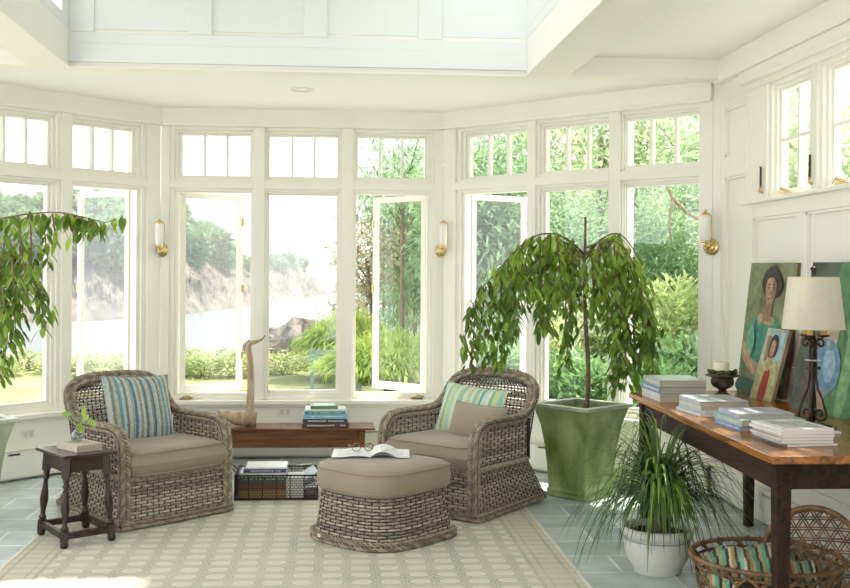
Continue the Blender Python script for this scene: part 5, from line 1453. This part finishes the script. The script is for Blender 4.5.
# ================================================================== ROUND BASKET WITH LID AND THROW
CANE = mat('brown_cane', (.13, .065, .028), .5, var=.35, scale=14, col2=(.32, .18, .08), island=.25)
bx_, by_ = 1.965, 4.62
t = thing('open_weave_basket', 'round brown basket of open hexagonal cane weave under the table', 'basket', (bx_, by_, .001))
def wallp(u, v):
    r_ = .27 + .045 * v ** .8; a = 2 * pi * u; return V((r_ * cos(a) * 1.02, r_ * sin(a), .01 + .20 * v))
def hexweave(mb, S, nd, nh, wd, wrap=True):
    """triaxial cane: nh rings and nd strips in both slants. S(u, v)"""
    for k in range(nh):
        v = (k + .5) / nh
        for off in (0,):
            mb.tube([S(i / 48, v) for i in range(49)], wd, .0016, sides=4, n0=S(0, v) - S(0, max(0, v - .01)) if False else (S(0, v) - V((0, 0, S(0, v).z))), cap=False)
    for sg in (1, -1):
        for k in range(nd):
            pts = [S((k / nd + sg * v_ / 10 * .11) % 1.0, v_ / 10) for v_ in range(11)]
            c0 = pts[0]; mb.tube(pts, wd, .0016, sides=4, n0=V((c0.x, c0.y, 0)), cap=False)
b = MB(); hexweave(b, wallp, 20, 3, .0075); b.build('woven_side', CANE, t)
b = MB(); P = [V((.317 * 1.02 * cos(2 * pi * k / 60), .317 * sin(2 * pi * k / 60), .212)) for k in range(61)]
b.tube(P[:-1], .010, .014, sides=8, closed=True, n0=(1, 0, 0))
for k in range(40):
    a = 2 * pi * k / 40; c0 = V((.317 * 1.02 * cos(a), .317 * sin(a), .212)); tg_ = V((-sin(a), cos(a), 0)); od_ = V((cos(a), sin(a), 0))
    b.tube([c0 + od_ * .0115 - tg_ * .008 - V((0, 0, .015)), c0 + od_ * .013 + V((0, 0, .0)), c0 + tg_ * .006 + V((0, 0, .016)), c0 - od_ * .013 + tg_ * .010], .003, sides=4)
b.build('wrapped_rim', CANE, t)
b = MB(); b.lathe([(.001, 0), (.272, .0), (.276, .012), (.268, .02), (.001, .008)], seg=36); b.build('base', CANE, t)
# lid
LM = MX.Translation((2.150, 4.58, .235)) @ MX.Rotation(rad(-22), 4, 'Z') @ MX.Rotation(rad(62), 4, 'X') @ MX.Rotation(rad(-14), 4, 'Y')
t = thing('basket_lid', 'round open weave cane basket lid leaning upright inside the basket', 'lid', (2.150, 4.58, .235)); t.rotation_euler = LM.to_euler()
LR = .205
b = MB(); 
for ang in (0, 60, 120):
    for k in range(-5, 6):
        for dd in (-.0055, .0055):
            o1 = k * .050 + dd; 
            if abs(o1) > LR * .97: continue
            hl = math.sqrt(LR ** 2 - o1 ** 2); c_, s_ = cos(rad(ang)), sin(rad(ang))
            pts = [(x * c_ - o1 * s_, x * s_ + o1 * c_, .045 * (1 - (x * x + o1 * o1) / LR ** 2) + .001 * (ang / 60)) for x in [hl * (2 * i / 10 - 1) for i in range(11)]]
            b.tube(pts, .0032, .0014, sides=4, n0=(0, 0, 1), cap=False)
b.build('woven_disc', CANE, t)
b = MB(); b.tube([(LR * cos(2 * pi * k / 48), LR * sin(2 * pi * k / 48), 0) for k in range(48)], .012, .009, sides=8, closed=True, n0=(0, 0, 1)); 
b.tube([(LR * 1.0 * cos(2 * pi * k / 48), LR * 1.0 * sin(2 * pi * k / 48), -.028) for k in range(48)], .004, .012, sides=6, closed=True, n0=(1, 0, 0)); b.build('rim', CANE, t)
# throw
THR = stripemat('striped_throw_weave', [(0, (.14, .40, .24)), (.10, (.03, .025, .02)), (.17, (.58, .54, .44)), (.23, (.45, .26, .06)), (.31, (.03, .03, .02)), (.38, (.22, .50, .32)), (.48, (.60, .56, .46)), (.54, (.10, .07, .04)), (.62, (.48, .30, .08)), (.70, (.56, .52, .40)), (.76, (.16, .42, .26)), (.86, (.04, .03, .03)), (.93, (.50, .40, .16))], 0, .17, jitter=.01, speck=.2)
b = MB()
def thf(u, v):
    x = -.235 + .44 * u; y = -.24 + .42 * v
    r_ = math.sqrt((x / .28) ** 2 + (y / .28) ** 2)
    z = .15 + .095 * max(0, 1 - r_ ** 2 * .8) + .014 * sin(x * 38 + y * 9) + .010 * sin(y * 34 - x * 12) - .03 * (r_ > 1) 
    return (x, y, z)
b.grid(thf, 44, 40); 
n_ = len(b.v); b.grid(lambda u, v: (thf(u, v)[0], thf(u, v)[1], thf(u, v)[2] - .012), 44, 40)
o = b.build('striped_throw', THR, loc=(bx_ - .03, by_ - .02, 0)); o.rotation_euler = (0, 0, rad(-16)); tag(o, 'folded throw with green, black, ochre and cream stripes in the round basket', 'blanket')

# ================================================================== WALL LAMPS AND OUTLETS
OPAL = mat('opal_glass', (.86, .86, .83), .25, var=.01)
def sconce(label, pos, nrm_):
    n = V(nrm_); rz = math.atan2(n.y, n.x) + pi / 2     # local -y points into the room
    t = thing('wall_sconce', label, 'wall lamp', pos, rz)
    def disc(r_, y0, y1, c=(0, 0)): 
        b.tube([(c[0], y0, c[1]), (c[0], y0 + (y1 - y0) * .5, c[1]), (c[0], y1, c[1])], [r_, r_ * .97, r_ * .6], sides=24, n0=(0, 0, 1))
    b = MB(); disc(.056, 0, -.014); disc(.034, -.014, -.028); b.build('back_plate', BRASS, t)
    b = MB(); b.tube(smoothpath([(0, -.025, 0), (0, -.06, -.002), (0, -.085, .002), (0, -.092, .02)], 4), .008, sides=8); b.ball((0, -.092, -.012), .011, 10, 8); b.lathe([(.010, .015), (.026, .024), (.030, .030), (.030, .040), (.024, .042)], (0, -.092, 0), 20); b.build('arm', BRASS, t)
    b = MB(); b.lathe([(.027, .040), (.030, .045), (.030, .205), (.024, .212)], (0, -.092, 0), 24); b.build('glass_tube', OPAL, t)
    b = MB(); b.lathe([(.032, .205), (.033, .212), (.026, .222), (.010, .228), (.008, .236), (.004, .245)], (0, -.092, 0), 20); b.build('cap', BRASS, t)
    b = MB(); b.tube([(.034, -.080, .035), (.036, -.078, .12), (.034, -.080, .21)], .003, sides=6); b.build('side_rod', BRASS, t)
    return t
sconce('brass sconce with white glass tube on the post left of the middle bay', (-1.262, D - .001, 1.625), (0, -1, 0))
sconce('brass sconce with white glass tube on the post right of the middle bay', (.944, D - .001, 1.64), (0, -1, 0))
pr2 = V((XR + 2.262 * S2, D - 2.262 * S2, 1.64))
sconce('brass sconce with white glass tube beside the right wall panelling', pr2 - V((S2, S2, 0)) * .001, (-S2, -S2, 0))
def outlet(label, T, s_, z_):
    t = thing('wall_outlet', label, 'outlet', T @ V((s_, -.0005, z_)))
    R_ = T.to_3x3()
    b = MB(); b.box((-.055, -.006, -.036), (.055, 0, .036)); b.v = [tuple(R_ @ V(p)) for p in b.v]; b.build('cover_plate', PAINTP, t, bevel=.002)
    for x in (-.022, .022):
        b = MB(); b.box((x - .014, -.008, -.02), (x + .014, -.006, .02)); b.v = [tuple(R_ @ V(p)) for p in b.v]; b.build('socket', mat('socket_plastic', (.60, .58, .50), .4), t)
outlet('double electric outlet on the wall below the left bay windows', TL, 1.12, .31)
outlet('double electric outlet on the wall behind the bench books', TB, .975, .36)

cp = MX.Translation((0, 0, 0)); a_, b_ = 301 - 401.5, 90 - 274.2
d_ = FW + R0 * a_ / 1074.42 - V((0, 0, 1)) * b_ / 1074.42; k_ = (2.736 - CAMZ) / d_.z
t = thing('ceiling_fitting', 'small round white fitting on the bay ceiling above the middle windows', 'fitting', (d_.x * k_, d_.y * k_, 2.7355))
b = MB(); b.lathe([(.085, 0), (.085, -.006), (.06, -.010), (.058, -.002)], seg=28); b.build('trim_ring', PAINTP, t)
b = MB(); b.lathe([(.056, -.001), (.056, -.003), (.01, -.004)], seg=24); b.build('cover_disc', CEIL, t)
